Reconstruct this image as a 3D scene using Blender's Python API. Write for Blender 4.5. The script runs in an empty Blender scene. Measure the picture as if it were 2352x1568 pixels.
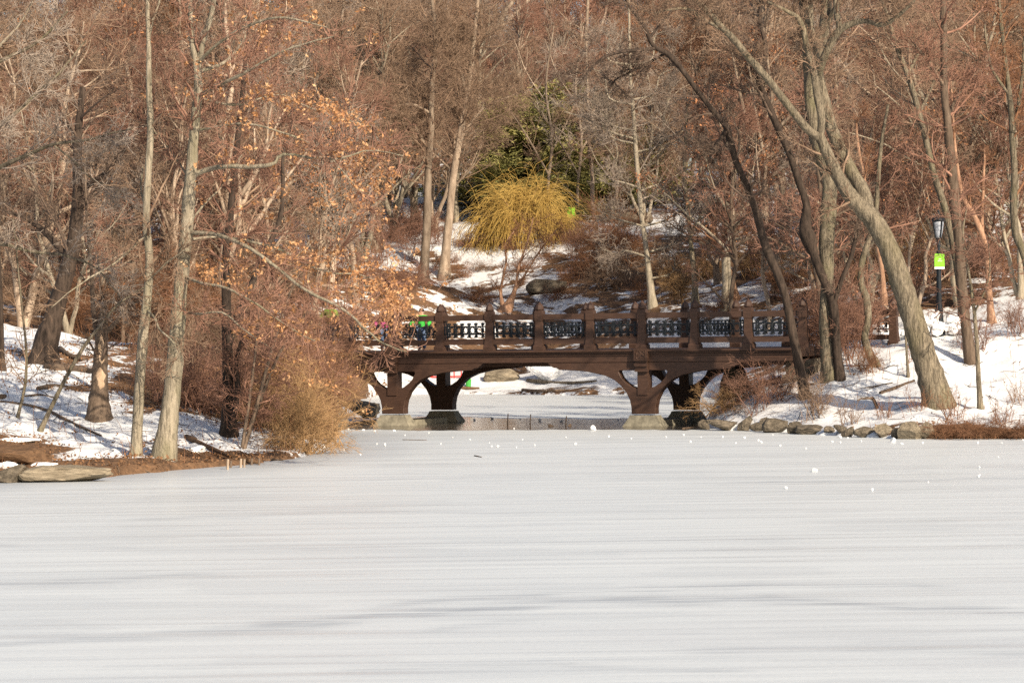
import bpy, bmesh, math, random
import numpy as np
from mathutils import Matrix, Vector
scn = bpy.context.scene
COL = scn.collection
rad = math.radians
# ------------------------------------------------------------------ camera
CH, FPX, W0, H0 = 3.33, 6337.0, 1176.0, 784.0
ROLL, PITCH = 0.0140, 44.0 / FPX
_f = np.array([0, math.cos(PITCH), -math.sin(PITCH)])
_r0 = np.array([1.0, 0, 0]); _u0 = np.array([0, math.sin(PITCH), math.cos(PITCH)])
CR = _r0 * math.cos(ROLL) - _u0 * math.sin(ROLL)
CU = _u0 * math.cos(ROLL) + _r0 * math.sin(ROLL)
CAM = np.array([0, 0, CH])
cd = bpy.data.cameras.new('camera'); cam = bpy.data.objects.new('camera', cd); COL.objects.link(cam)
cd.sensor_width = 36; cd.lens = FPX / 2352 * 36; cd.clip_start = 0.5; cd.clip_end = 3000
cam.matrix_world = Matrix(((CR[0], CU[0], -_f[0], 0), (CR[1], CU[1], -_f[1], 0), (CR[2], CU[2], -_f[2], CH), (0, 0, 0, 1)))
scn.camera = cam
# ------------------------------------------------------------------ light
SUN_EL, SUN_AZ = rad(31), rad(147)          # azimuth clockwise from +Y: behind the camera, to the right
sd_ = np.array([math.sin(SUN_AZ) * math.cos(SUN_EL), math.cos(SUN_AZ) * math.cos(SUN_EL), math.sin(SUN_EL)])
wd = bpy.data.worlds.new('World'); scn.world = wd; wd.use_nodes = True
nt = wd.node_tree; nt.nodes.clear()
sky = nt.nodes.new('ShaderNodeTexSky'); sky.sky_type = 'NISHITA'; sky.sun_disc = False
sky.sun_elevation = SUN_EL; sky.sun_rotation = SUN_AZ; sky.dust_density = 2.0
bg = nt.nodes.new('ShaderNodeBackground'); bg.inputs[1].default_value = 0.085
wo = nt.nodes.new('ShaderNodeOutputWorld')
nt.links.new(sky.outputs[0], bg.inputs[0]); nt.links.new(bg.outputs[0], wo.inputs[0])
sl = bpy.data.lights.new('sun', 'SUN'); sl.energy = 4.6; sl.angle = rad(0.53); sl.color = (1.0, 0.86, 0.68)
so = bpy.data.objects.new('sun', sl); COL.objects.link(so)
so.rotation_euler = Vector(sd_).to_track_quat('Z', 'Y').to_euler()
scn.view_settings.view_transform = 'Standard'; scn.view_settings.look = 'None'
scn.view_settings.exposure = 0.54; scn.view_settings.gamma = 1.0; scn.view_settings.use_curve_mapping = False
scn.cycles.use_denoising = False; scn.cycles.max_bounces = 6; scn.cycles.diffuse_bounces = 3; scn.cycles.glossy_bounces = 2

# ------------------------------------------------------------------ projection helpers (photo units 2352 x 1568)
def ray(px, py):
    return _f + CR * ((px - W0) / FPX) - CU * ((py - H0) / FPX)
def P(px, py, d):
    r = ray(px, py); return CAM + r * (d / r[1])
def P0(px, py):                      # on the ice
    r = ray(px, py); return CAM + r * (-CH / r[2])

# ------------------------------------------------------------------ noise
_rs = np.random.RandomState(7); _tab = _rs.rand(256, 256)
def vnoise(x, y):
    xi = np.floor(x).astype(int); yi = np.floor(y).astype(int)
    fx = x - xi; fy = y - yi; fx = fx * fx * (3 - 2 * fx); fy = fy * fy * (3 - 2 * fy)
    a = _tab[xi & 255, yi & 255]; b = _tab[(xi + 1) & 255, yi & 255]
    c = _tab[xi & 255, (yi + 1) & 255]; d = _tab[(xi + 1) & 255, (yi + 1) & 255]
    return (a + (b - a) * fx) * (1 - fy) + (c + (d - c) * fx) * fy
def fbm(x, y, o=4):
    s = 0; a = 0.5
    for k in range(o):
        s = s + a * vnoise(x * 2 ** k + 17.3 * k, y * 2 ** k + 9.1 * k); a *= 0.5
    return s
def sstep(a, b, x):
    t = np.clip((x - a) / (b - a), 0, 1); return t * t * (3 - 2 * t)

# ------------------------------------------------------------------ terrain function
shore_px = [(-260, 1128), (0, 1108), (120, 1103), (240, 1096), (330, 1088), (470, 1076), (600, 1064), (690, 1052), (738, 1036), (762, 1012), (768, 990),
            (772, 968), (784, 945), (800, 925), (850, 911), (960, 905), (1150, 905), (1290, 908), (1430, 906), (1560, 909), (1640, 912), (1690, 925), (1690, 945), (1650, 962), (1628, 980),
            (1650, 988), (1740, 990), (1820, 992), (1900, 1001), (2000, 1005), (2140, 1009), (2352, 1008), (2600, 1003)]
shore = np.array([P0(*p)[:2] for p in shore_px])
poly = np.vstack([[[-160, -60], [-160, 46], [-60, 50], [-22, 55]], shore, [[40, 70], [70, 66], [160, 60], [160, -60]]])
def sdist(x, y):                     # >0 outside the pond
    x = np.asarray(x, float); y = np.asarray(y, float)
    best = np.full(x.shape, 1e9); ins = np.zeros(x.shape, bool)
    n = len(poly)
    for i in range(n):
        a = poly[i]; b = poly[(i + 1) % n]
        e = b - a; L = e @ e
        t = np.clip(((x - a[0]) * e[0] + (y - a[1]) * e[1]) / L, 0, 1)
        best = np.minimum(best, (x - a[0] - t * e[0]) ** 2 + (y - a[1] - t * e[1]) ** 2)
        c = ((a[1] > y) != (b[1] > y))
        xx = (b[0] - a[0]) * (y - a[1]) / (b[1] - a[1] + 1e-12) + a[0]
        ins ^= c & (x < xx)
    return np.where(ins, -1, 1) * np.sqrt(best)
BO = np.array([0.08, 88.2]); TH = rad(24)
BUX = np.array([math.cos(TH), -math.sin(TH)]); BVX = np.array([math.sin(TH), math.cos(TH)])
def bridge_pt(u, w): return BO + BUX * u + BVX * w
ctrl = [(378, 1050, 66), (300, 1046, 66.5), (230, 965, 73), (100, 830, 86), (0, 742, 100), (40, 1000, 68), (525, 1000, 72), (620, 1035, 70), (600, 905, 82), (450, 950, 75),
        (0, 600, 140), (300, 560, 150), (600, 600, 150), (1150, 892, 132), (1240, 852, 140), (1050, 700, 155), (1240, 765, 146), (1240, 700, 150), (1240, 640, 158), (1240, 560, 166),
        (1240, 540, 172), (1240, 533, 180), (1110, 365, 205), (1340, 405, 205), (1450, 490, 180), (975, 640, 152), (1500, 705, 138), (1500, 800, 133), (1600, 700, 140), (1600, 830, 128), (1750, 650, 140),
        (2160, 938, 78), (2230, 835, 84), (1905, 870, 85), (1850, 913, 83), (2011, 841, 85.5), (2250, 940, 78), (2158, 770, 89), (2352, 745, 95), (2352, 850, 83), (1760, 872, 87), (1720, 930, 85),
        (2100, 640, 120), (2352, 640, 120), (2250, 560, 150), (1060, 860, 136), (900, 850, 134), (800, 800, 125)]
cw = [P(*c) for c in ctrl]
for p in shore[1:-1:2]: cw.append(np.array([p[0], p[1], 0.12]))
for u, w, z in [(-9.6, 0.5, 2.38), (-9.6, 3.5, 2.38), (-13, 2, 2.45), (9.6, .5, 2.38), (9.6, 3.5, 2.38), (13, 2.5, 2.5), (-8.6, 2, 1.5), (8.4, 2, 1.25), (-17, 3, 2.6)]:
    q = bridge_pt(u, w); cw.append(np.array([q[0], q[1], z]))
for x in (-90, -45, -15, 0, 15, 45, 90):
    cw.append(np.array([x, 232, 16.0])); cw.append(np.array([x * 1.4, 330, 17.5])); cw.append(np.array([x * 1.4, 420, 18]))
for x, y, z in [(-60, 75, 2.5), (-60, 110, 5), (-60, 150, 9), (60, 80, 1.8), (60, 110, 4.5), (60, 150, 8), (-40, 60, .6), (45, 76, .9), (-30, 190, 12), (30, 190, 12.5), (-110, 90, 4), (110, 90, 4)]:
    cw.append(np.array([x, y, z]))
cw = np.array(cw)
def _phi(r2): return 0.5 * r2 * np.log(r2 + 1e-9)
_n = len(cw)
_A = np.zeros((_n + 3, _n + 3))
_A[:_n, :_n] = _phi(((cw[:, None, :2] - cw[None, :, :2]) ** 2).sum(-1)) + np.eye(_n) * 3.0
_A[:_n, _n] = 1; _A[:_n, _n + 1:] = cw[:, :2]; _A[_n, :_n] = 1; _A[_n + 1:, :_n] = cw[:, :2].T
_W = np.linalg.solve(_A, np.concatenate([cw[:, 2], [0, 0, 0]]))
def tps(x, y):
    out = _W[_n] + _W[_n + 1] * x + _W[_n + 2] * y
    for i in range(_n): out = out + _W[i] * _phi((x - cw[i, 0]) ** 2 + (y - cw[i, 1]) ** 2)
    return out
def height(x, y):
    x = np.asarray(x, float); y = np.asarray(y, float)
    s = sdist(x, y) + (fbm(x * 1.3 + 3, y * 1.3 + 40, 4) - .47) * .9
    t = tps(x, y)
    t = np.maximum(t, 0.10 + 0.06 * np.clip(s, 0, 3)) + np.clip(s, 0, 1) * ((fbm(x * .55, y * .55, 4) - .47) * .55 + (fbm(x * 2.3 + 50, y * 2.3, 3) - .44) * .14)
    far = np.clip((y - 120) / 60, 0, 1)
    t = t + far * (fbm(x * .22 + 9, y * .22, 4) - .47) * 1.3
    return -0.5 + (np.maximum(t, .06) + .5) * sstep(-0.25, 0.22, s)
_D = np.concatenate([np.arange(50, 110, .12), np.arange(110, 330, .4)])
def ground(px, py):
    r = ray(px, py); q = CAM[None] + r[None] * (_D / r[1])[:, None]
    h = height(q[:, 0], q[:, 1]); hit = np.nonzero(q[:, 2] <= np.maximum(h, 0))[0]
    i = hit[0] if len(hit) else len(_D) - 1
    return q[i]
def gz(x, y): return float(height(np.array([x]), np.array([y]))[0])

# ------------------------------------------------------------------ materials
def mat(name, rough=.8, spec=.3):
    m = bpy.data.materials.new(name); m.use_nodes = True; t = m.node_tree; b = t.nodes['Principled BSDF']
    b.inputs['Roughness'].default_value = rough; b.inputs['Specular IOR Level'].default_value = spec
    return m, t, b
def N(t, k, **kw):
    n = t.nodes.new(k)
    for a, v in kw.items(): setattr(n, a, v)
    return n
def texco(t, scale, out='Object'):
    c = N(t, 'ShaderNodeTexCoord'); mp = N(t, 'ShaderNodeMapping'); mp.inputs['Scale'].default_value = scale
    t.links.new(c.outputs[out], mp.inputs[0]); return mp.outputs[0]
def noise(t, vec, scale, detail=4, rough=.6, dist=0):
    n = N(t, 'ShaderNodeTexNoise'); n.inputs['Scale'].default_value = scale; n.inputs['Detail'].default_value = detail
    n.inputs['Roughness'].default_value = rough; n.inputs['Distortion'].default_value = dist
    if vec is not None: t.links.new(vec, n.inputs['Vector'])
    return n.outputs['Fac']
def ramp(t, fac, stops):
    r = N(t, 'ShaderNodeValToRGB'); e = r.color_ramp.elements
    while len(e) < len(stops): e.new(.5)
    for i, (p, c) in enumerate(stops): e[i].position = p; e[i].color = (*c, 1) if len(c) == 3 else c
    t.links.new(fac, r.inputs[0]); return r.outputs[0]
def mix(t, fac, a, b, bt='MIX'):
    m = N(t, 'ShaderNodeMix', data_type='RGBA', blend_type=bt)
    for s, v in ((m.inputs[0], fac), (m.inputs[6], a), (m.inputs[7], b)):
        if isinstance(v, (int, float)): s.default_value = v
        elif isinstance(v, tuple): s.default_value = (*v, 1)
        else: t.links.new(v, s)
    return m.outputs[2]
def bump(t, b, fac, strength, dist=.02):
    n = N(t, 'ShaderNodeBump'); n.inputs['Strength'].default_value = strength; n.inputs['Distance'].default_value = dist
    t.links.new(fac, n.inputs['Height']); t.links.new(n.outputs[0], b.inputs['Normal'])
def simple(name, c1, c2, scale=(6, 6, 6), rough=.85, spec=.2, ns=1.0, bstr=.4, bd=.02, rnd=.25, detail=5):
    m, t, b = mat(name, rough, spec)
    v = texco(t, scale); f = noise(t, v, ns, detail, .65)
    c = ramp(t, f, [(.32, c1), (.68, c2)])
    if rnd:
        oi = N(t, 'ShaderNodeObjectInfo'); hs = N(t, 'ShaderNodeHueSaturation')
        mr = N(t, 'ShaderNodeMapRange'); mr.inputs[3].default_value = 1 - rnd; mr.inputs[4].default_value = 1 + rnd
        t.links.new(oi.outputs['Random'], mr.inputs[0]); t.links.new(mr.outputs[0], hs.inputs['Value']); t.links.new(c, hs.inputs['Color']); c = hs.outputs[0]
    t.links.new(c, b.inputs['Base Color'])
    if bstr: bump(t, b, f, bstr, bd)
    return m
def bark(name, c1, c2, sc, rnd=.1, moss=None):
    m, t, b = mat(name, .9, .15)
    f1 = noise(t, texco(t, (sc, sc, sc * .16)), 1.0, 6, .7, .6); f2 = noise(t, texco(t, (sc * 2.6, sc * 2.6, sc * .5)), 1.0, 4, .7); f3 = noise(t, texco(t, (1.3, 1.3, .7)), 1.0, 4, .6)
    c = ramp(t, f1, [(.36, c1), (.60, c2)])
    c = mix(t, ramp(t, f2, [(.36, (.75, .75, .75)), (.52, (0, 0, 0))]), c, tuple(x * .55 for x in c1))
    c = mix(t, ramp(t, f3, [(.5, (0, 0, 0)), (.72, (.55, .55, .55))]), c, moss or tuple(x * .8 for x in c1))
    oi = N(t, 'ShaderNodeObjectInfo'); hs = N(t, 'ShaderNodeHueSaturation'); mr = N(t, 'ShaderNodeMapRange'); mr.inputs[3].default_value = 1 - rnd; mr.inputs[4].default_value = 1 + rnd
    t.links.new(oi.outputs['Random'], mr.inputs[0]); t.links.new(mr.outputs[0], hs.inputs['Value']); t.links.new(c, hs.inputs['Color']); t.links.new(hs.outputs[0], b.inputs['Base Color'])
    a = N(t, 'ShaderNodeMath', operation='ADD'); t.links.new(f1, a.inputs[0]); t.links.new(f2, a.inputs[1]); bump(t, b, a.outputs[0], .9, .05)
    return m
M = {}
M['bark_lean'] = bark('furrowed grey-olive bark', (.10, .083, .06), (.29, .24, .17), 10, .05, (.16, .14, .07))
M['bark_beech'] = bark('pale bark with stains', (.21, .18, .13), (.39, .335, .25), 6, .06, (.20, .19, .10))
M['peeled'] = simple('peeled bare wood', (.40, .27, .17), (.60, .44, .30), (6, 6, 2), bstr=.5, bd=.02, rnd=.05)
M['bark_pale'] = simple('pale smooth bark', (.20, .17, .12), (.42, .36, .275), (9, 9, 2.0), bd=.03, bstr=.8, rnd=.08)
M['bark_grey'] = bark('grey furrowed bark', (.095, .078, .055), (.27, .225, .16), 10, .15, (.15, .145, .07))
M['bark_grey_plain'] = simple('grey furrowed bark', (.10, .08, .056), (.27, .225, .16), (11, 11, 2.2), bd=.03, bstr=.8, rnd=.15)
M['bark_brown'] = simple('brown bark', (.085, .06, .042), (.22, .16, .115), (12, 12, 2.6), bd=.03, bstr=.8, rnd=.25)
M['bark_dark'] = simple('dark bark', (.022, .016, .012), (.085, .06, .045), (12, 12, 3), bd=.03, bstr=.8, rnd=.2)
M['bark_far'] = simple('far bark', (.17, .125, .09), (.42, .33, .245), (4, 4, 1.2), bd=.03, bstr=.5, rnd=.3)
M['bark_birch'] = simple('peeling orange birch bark', (.20, .105, .06), (.44, .27, .175), (9, 9, 3), bd=.02, bstr=.6, rnd=.1)
M['twig_red'] = simple('reddish twigs', (.135, .068, .045), (.33, .185, .13), (2, 2, 2), bstr=0, rnd=.18)
M['twig_tan'] = simple('tan twigs', (.15, .095, .062), (.37, .255, .175), (2, 2, 2), bstr=0, rnd=.18)
M['twig_grey'] = simple('grey twigs', (.20, .155, .12), (.46, .38, .31), (2, 2, 2), bstr=0, rnd=.12)
M['twig_dark'] = simple('dark twigs', (.07, .048, .036), (.19, .135, .10), (2, 2, 2), bstr=0, rnd=.15)
M['twig_straw'] = simple('straw stems', (.25, .15, .07), (.45, .285, .145), (2, 2, 2), bstr=0, rnd=.12)
M['twig_rust'] = simple('rusty brush', (.14, .068, .038), (.32, .165, .09), (2, 2, 2), bstr=0, rnd=.15)
M['willow'] = simple('yellow willow shoots', (.33, .205, .05), (.55, .375, .11), (1, 1, 1), bstr=0, rnd=.05)
M['snow_lump'] = simple('crusted snow', (.78, .79, .80), (.90, .90, .89), (5, 5, 5), rough=.7, bstr=.5, bd=.03, rnd=0)
M['stone'] = simple('shore stone', (.06, .05, .037), (.23, .19, .14), (4.5, 4.5, 4.5), bstr=1.0, bd=.08, rnd=.25, detail=8)
M['stone_pale'] = simple('pale shore stone', (.13, .105, .072), (.36, .30, .215), (4, 4, 4), bstr=1.0, bd=.08, rnd=.1, detail=8)
M['concrete'] = simple('weathered plinth stone', (.15, .138, .105), (.33, .30, .225), (5, 5, 5), bstr=.5, bd=.015, rnd=.05, detail=8)
M['log'] = simple('wet log bark', (.055, .04, .03), (.19, .135, .095), (8, 8, 8), bstr=.8, bd=.03, rnd=.2)
M['rust_leaf'] = simple('russet leaves', (.28, .12, .055), (.46, .22, .105), (3, 3, 3), bstr=0, rnd=.15)
M['litter_leaf'] = simple('dull fallen leaves', (.12, .065, .035), (.30, .165, .085), (5, 5, 5), bstr=0, rnd=0)
M['evergreen'] = simple('evergreen needles', (.17, .175, .055), (.45, .40, .15), (.8, .8, .8), bstr=0, rnd=.12)
M['iron'] = simple('black cast iron', (.006, .009, .012), (.016, .021, .028), (9, 9, 9), rough=.55, spec=.25, bstr=.2, bd=.004, rnd=0)
def leafmat():
    m, t, b = mat('dry oak leaves', .6, .3)
    g = N(t, 'ShaderNodeNewGeometry')
    c = ramp(t, g.outputs['Random Per Island'], [(0, (.30, .14, .055)), (.5, (.53, .27, .12)), (1, (.76, .47, .25))])
    t.links.new(c, b.inputs['Base Color'])
    tr = N(t, 'ShaderNodeBsdfTranslucent'); t.links.new(c, tr.inputs[0]); ms = N(t, 'ShaderNodeMixShader'); ms.inputs[0].default_value = .3
    t.links.new(b.outputs[0], ms.inputs[1]); t.links.new(tr.outputs[0], ms.inputs[2]); t.links.new(ms.outputs[0], t.nodes['Material Output'].inputs[0])
    return m
M['oak_leaf'] = leafmat()
def bridgemat():
    m, t, b = mat('brown painted timber', .55, .35)
    v = texco(t, (1.2, 6, 9)); f = noise(t, v, 2.2, 8, .7)
    c = ramp(t, f, [(.25, (.036, .019, .0125)), (.5, (.064, .034, .0225)), (.78, (.104, .057, .037))])
    f2 = noise(t, texco(t, (2, 2, .7)), 1.3, 6, .7)
    c = mix(t, ramp(t, f2, [(.5, (0, 0, 0)), (.75, (.7, .7, .7))]), c, (.052, .032, .024))
    t.links.new(c, b.inputs['Base Color']); bump(t, b, f, .25, .006); return m
M['timber'] = bridgemat()
def groundmat():
    m, t, b = mat('snow and leaf litter', .8, .2)
    v = texco(t, (1, 1, 1)); at = N(t, 'ShaderNodeAttribute', attribute_name='bare')
    n1 = noise(t, v, .9, 8, .68); n2 = noise(t, v, 7.0, 4, .6)
    vs = texco(t, (.7, 2.2, 2.2)); n3 = noise(t, vs, 1.1, 6, .7)
    ad = N(t, 'ShaderNodeMath', operation='ADD'); t.links.new(n1, ad.inputs[0]); t.links.new(n3, ad.inputs[1])
    a2 = N(t, 'ShaderNodeMath', operation='MULTIPLY_ADD'); t.links.new(n2, a2.inputs[0]); a2.inputs[1].default_value = .14; t.links.new(ad.outputs[0], a2.inputs[2])
    a3 = N(t, 'ShaderNodeMath', operation='MULTIPLY_ADD'); t.links.new(at.outputs['Fac'], a3.inputs[0]); a3.inputs[1].default_value = 1.25; t.links.new(a2.outputs[0], a3.inputs[2])
    fac = ramp(t, a3.outputs[0], [(.0, (0, 0, 0)), (1, (1, 1, 1))])
    mr = N(t, 'ShaderNodeMapRange'); mr.inputs[1].default_value = 1.65; mr.inputs[2].default_value = 1.71; t.links.new(a3.outputs[0], mr.inputs[0])
    vo = N(t, 'ShaderNodeTexVoronoi'); vo.inputs['Scale'].default_value = 9; t.links.new(v, vo.inputs['Vector'])
    lit = mix(t, n2, (.085, .05, .028), (.22, .125, .068)); lit = mix(t, ramp(t, n1, [(.42, (.8, .8, .8)), (.56, (0, 0, 0))]), lit, (.055, .036, .024)); lit = mix(t, .5, lit, mix(t, vo.outputs['Distance'], (.30, .17, .09), (.06, .038, .024)))
    sn = ramp(t, n1, [(.3, (.68, .70, .72)), (.7, (.79, .79, .785))])
    t.links.new(mix(t, mr.outputs[0], sn, lit), b.inputs['Base Color'])
    bump(t, b, a2.outputs[0], .5, .12); return m
M['ground'] = groundmat()
def icemat():
    m, t, b = mat('frosted pond ice', .42, .45)
    f1 = noise(t, texco(t, (.10, 2.6, 1)), 1.0, 9, .68, .35)
    f2 = noise(t, texco(t, (.035, .20, 1)), 1.0, 6, .62, 1.6)
    f3 = noise(t, texco(t, (.35, 9, 1)), 1.2, 6, .72, .2)
    f4 = noise(t, texco(t, (14, 22, 1)), 1.0, 3, .7)
    c = ramp(t, f1, [(.26, (.55, .605, .64)), (.45, (.62, .67, .69)), (.72, (.65, .695, .705))])
    c = mix(t, ramp(t, f2, [(.26, (.5, .5, .5)), (.40, (0, 0, 0))]), c, (.53, .565, .59))
    c = mix(t, .16, c, ramp(t, f3, [(.35, (.50, .52, .54)), (.65, (.84, .85, .83))]))
    c = mix(t, .14, c, ramp(t, f4, [(.3, (.4, .4, .42)), (.7, (1, 1, 1))]))
    ra = N(t, 'ShaderNodeAttribute', attribute_name='refrozen_and_reflection'); c = mix(t, ra.outputs['Fac'], c, mix(t, .85, c, (.36, .39, .42)))  # mask greys frozen-over cracks and the painted reflection by the left shore
    t.links.new(c, b.inputs['Base Color'])
    t.links.new(ramp(t, f1, [(.3, (.24, .24, .24)), (.6, (.50, .50, .50))]), b.inputs['Roughness'])
    bump(t, b, f4, .12, .006); return m
M['ice'] = icemat()
M['ice_dark'] = simple('refrozen grey ice', (.555, .575, .58), (.66, .68, .67), (.5, 5, 1), rough=.4, spec=.4, bstr=0, rnd=0, detail=6)
def watermat():
    m, t, b = mat('dark open water', .12, .5)
    f = noise(t, texco(t, (.5, 3, 1)), 1.5, 5, .6)
    t.links.new(ramp(t, f, [(.4, (.035, .028, .022)), (.62, (.10, .085, .07)), (.75, (.14, .12, .10))]), b.inputs['Base Color'])
    bump(t, b, f, .15, .01); return m
M['water'] = watermat()
def flat(name, c, rough=.6, spec=.3, var=.12):
    return simple(name, tuple(x * (1 - var) for x in c), tuple(min(1, x * (1 + var)) for x in c), (8, 8, 8), rough, spec, bstr=.15, bd=.005, rnd=0)
M['sign_green'] = flat('lime green sign', (.22, .58, .03)); M['white'] = flat('white print', (.8, .8, .78), var=.03)
M['can_green'] = flat('green bin plastic', (.06, .36, .06)); M['net_red'] = flat('red barrier', (.62, .06, .05))
M['globe'] = flat('milky lamp globe', (.36, .39, .44), .3, .5, .05)
M['skin'] = flat('skin', (.55, .30, .21), .5); M['hair'] = flat('dark hair', (.03, .02, .015))
M['jk_green'] = flat('bright green jacket', (.05, .46, .06)); M['jk_pink'] = flat('magenta top', (.5, .05, .24)); M['jk_lime'] = flat('lime jacket', (.19, .25, .05)); M['jk_dark'] = flat('dark coat', (.03, .022, .025))
M['jeans'] = flat('blue jeans', (.11, .16, .27)); M['hat_pink'] = flat('pink knit hat', (.62, .27, .25))
M['wood_raw'] = simple('stripped raw wood', (.42, .26, .15), (.66, .47, .31), (9, 9, 2), bstr=.6, bd=.02, rnd=.05)
M['soil'] = simple('bare soil', (.075, .045, .026), (.19, .11, .06), (6, 6, 6), bstr=.9, bd=.05, rnd=.05, detail=8)

# ------------------------------------------------------------------ object helpers
def props(o, label=None, cat=None, group=None, kind=None):
    for k, v in (('label', label), ('category', cat), ('group', group), ('kind', kind)):
        if v: o[k] = v
    return o
def empty(name, loc, label, cat, group=None, rz=0):
    o = bpy.data.objects.new(name, None); COL.objects.link(o); o.location = [float(v) for v in loc]; o.rotation_euler = (0, 0, rz)
    o.empty_display_size = .2
    return props(o, label, cat, group)
def link(name, me, m, parent=None, loc=None):
    if m is not None and not me.materials: me.materials.append(m)
    o = bpy.data.objects.new(name, me); COL.objects.link(o)
    if parent is not None: o.parent = parent
    if loc is not None: o.location = [float(v) for v in loc]
    return o
class MB:                             # collects quads/tris in numpy
    def __init__(s): s.V = []; s.Q = []; s.T = []; s.n = 0
    def add(s, V, Q=None, T=None):
        V = np.asarray(V, float).reshape(-1, 3)
        if Q is not None and len(Q): s.Q.append(np.asarray(Q).reshape(-1, 4) + s.n)
        if T is not None and len(T): s.T.append(np.asarray(T).reshape(-1, 3) + s.n)
        s.V.append(V); s.n += len(V)
    def tubes(s, Pn, R, sides=4, wob=0, rng=None):
        Pn = np.asarray(Pn, float); R = np.asarray(R, float)
        if Pn.ndim == 2: Pn = Pn[None]; R = R[None]
        n, k, _ = Pn.shape
        if n == 0: return
        T = np.gradient(Pn, axis=1); T /= np.linalg.norm(T, axis=2, keepdims=True) + 1e-9
        Dm = Pn[:, -1] - Pn[:, 0]; Dm /= np.linalg.norm(Dm, axis=1, keepdims=True) + 1e-9
        ref = np.where(np.abs(Dm[:, 2:3]) < .75, np.array([[0, 0, 1.0]]), np.array([[1.0, 0, 0]]))
        Nn = ref[:, None] - (T * ref[:, None]).sum(2, keepdims=True) * T; Nn /= np.linalg.norm(Nn, axis=2, keepdims=True) + 1e-9
        B = np.cross(T, Nn)
        a = np.arange(sides) * 2 * math.pi / sides
        rr = R[:, :, None, None] * np.ones((1, 1, sides, 1))
        if wob: rr = rr * (1 + wob * rng.randn(n, k, sides, 1))
        ring = Pn[:, :, None] + rr * (np.cos(a)[None, None, :, None] * Nn[:, :, None] + np.sin(a)[None, None, :, None] * B[:, :, None])
        idx = np.arange(n * k * sides).reshape(n, k, sides); nx = np.roll(idx, -1, 2)
        q = np.stack([idx[:, :-1], nx[:, :-1], nx[:, 1:], idx[:, 1:]], -1)
        s.add(ring, q.reshape(-1, 4))
    def mesh(s, name, off=None, smooth=True):
        V = np.concatenate(s.V) if s.V else np.zeros((0, 3))
        if off is not None: V = V - np.asarray(off)
        Q = np.concatenate(s.Q) if s.Q else np.zeros((0, 4), int); T = np.concatenate(s.T) if s.T else np.zeros((0, 3), int)
        me = bpy.data.meshes.new(name)
        me.vertices.add(len(V)); me.vertices.foreach_set('co', V.astype(np.float32).ravel())
        me.loops.add(len(Q) * 4 + len(T) * 3); me.polygons.add(len(Q) + len(T))
        me.loops.foreach_set('vertex_index', np.concatenate([Q.ravel(), T.ravel()]).astype(np.int32))
        me.polygons.foreach_set('loop_start', np.concatenate([np.arange(len(Q)) * 4, len(Q) * 4 + np.arange(len(T)) * 3]).astype(np.int32))
        me.polygons.foreach_set('use_smooth', np.full(len(Q) + len(T), smooth))
        me.update(calc_edges=True); return me
def bm_mesh(name, bm, smooth=False, bevel=0):
    if bevel:
        bmesh.ops.bevel(bm, geom=[e for e in bm.edges if e.calc_face_angle(0) > .5], offset=bevel, segments=1, affect='EDGES', clamp_overlap=True)
    bmesh.ops.recalc_face_normals(bm, faces=bm.faces)
    me = bpy.data.meshes.new(name); bm.to_mesh(me); bm.free()
    if smooth: me.polygons.foreach_set('use_smooth', [True] * len(me.polygons))
    return me
def bx(bm, x0, x1, y0, y1, z0, z1):
    vs = [bm.verts.new(p) for p in [(x0, y0, z0), (x1, y0, z0), (x1, y1, z0), (x0, y1, z0), (x0, y0, z1), (x1, y0, z1), (x1, y1, z1), (x0, y1, z1)]]
    for f in [(0, 3, 2, 1), (4, 5, 6, 7), (0, 1, 5, 4), (1, 2, 6, 5), (2, 3, 7, 6), (3, 0, 4, 7)]: bm.faces.new([vs[i] for i in f])
def frust(bm, cx, cy, levels):        # levels: (z, half x, half y)
    prev = None
    for i, (z, hx, hy) in enumerate(levels):
        v = [bm.verts.new((cx + a * hx, cy + b * hy, z)) for a, b in ((-1, -1), (1, -1), (1, 1), (-1, 1))]
        if prev is None: bm.faces.new(v[::-1])
        else:
            for k in range(4): bm.faces.new([prev[k], prev[(k + 1) % 4], v[(k + 1) % 4], v[k]])
        prev = v
    bm.faces.new(prev)
def lathe(bm, prof, cx=0, cy=0, s=12):
    prev = None
    for r, z in prof:
        v = [bm.verts.new((cx + r * math.cos(2 * math.pi * k / s), cy + r * math.sin(2 * math.pi * k / s), z)) for k in range(s)]
        if prev is None: bm.faces.new(v[::-1])
        else:
            for k in range(s): bm.faces.new([prev[k], prev[(k + 1) % s], v[(k + 1) % s], v[k]])
        prev = v
    bm.faces.new(prev)
def extr(bm, outline, y0, y1):        # outline in (x, z)
    a = [bm.verts.new((x, y0, z)) for x, z in outline]; b = [bm.verts.new((x, y1, z)) for x, z in outline]
    bm.faces.new(a); bm.faces.new(b[::-1]); n = len(a)
    for k in range(n): bm.faces.new([a[k], b[k], b[(k + 1) % n], a[(k + 1) % n]])

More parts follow.
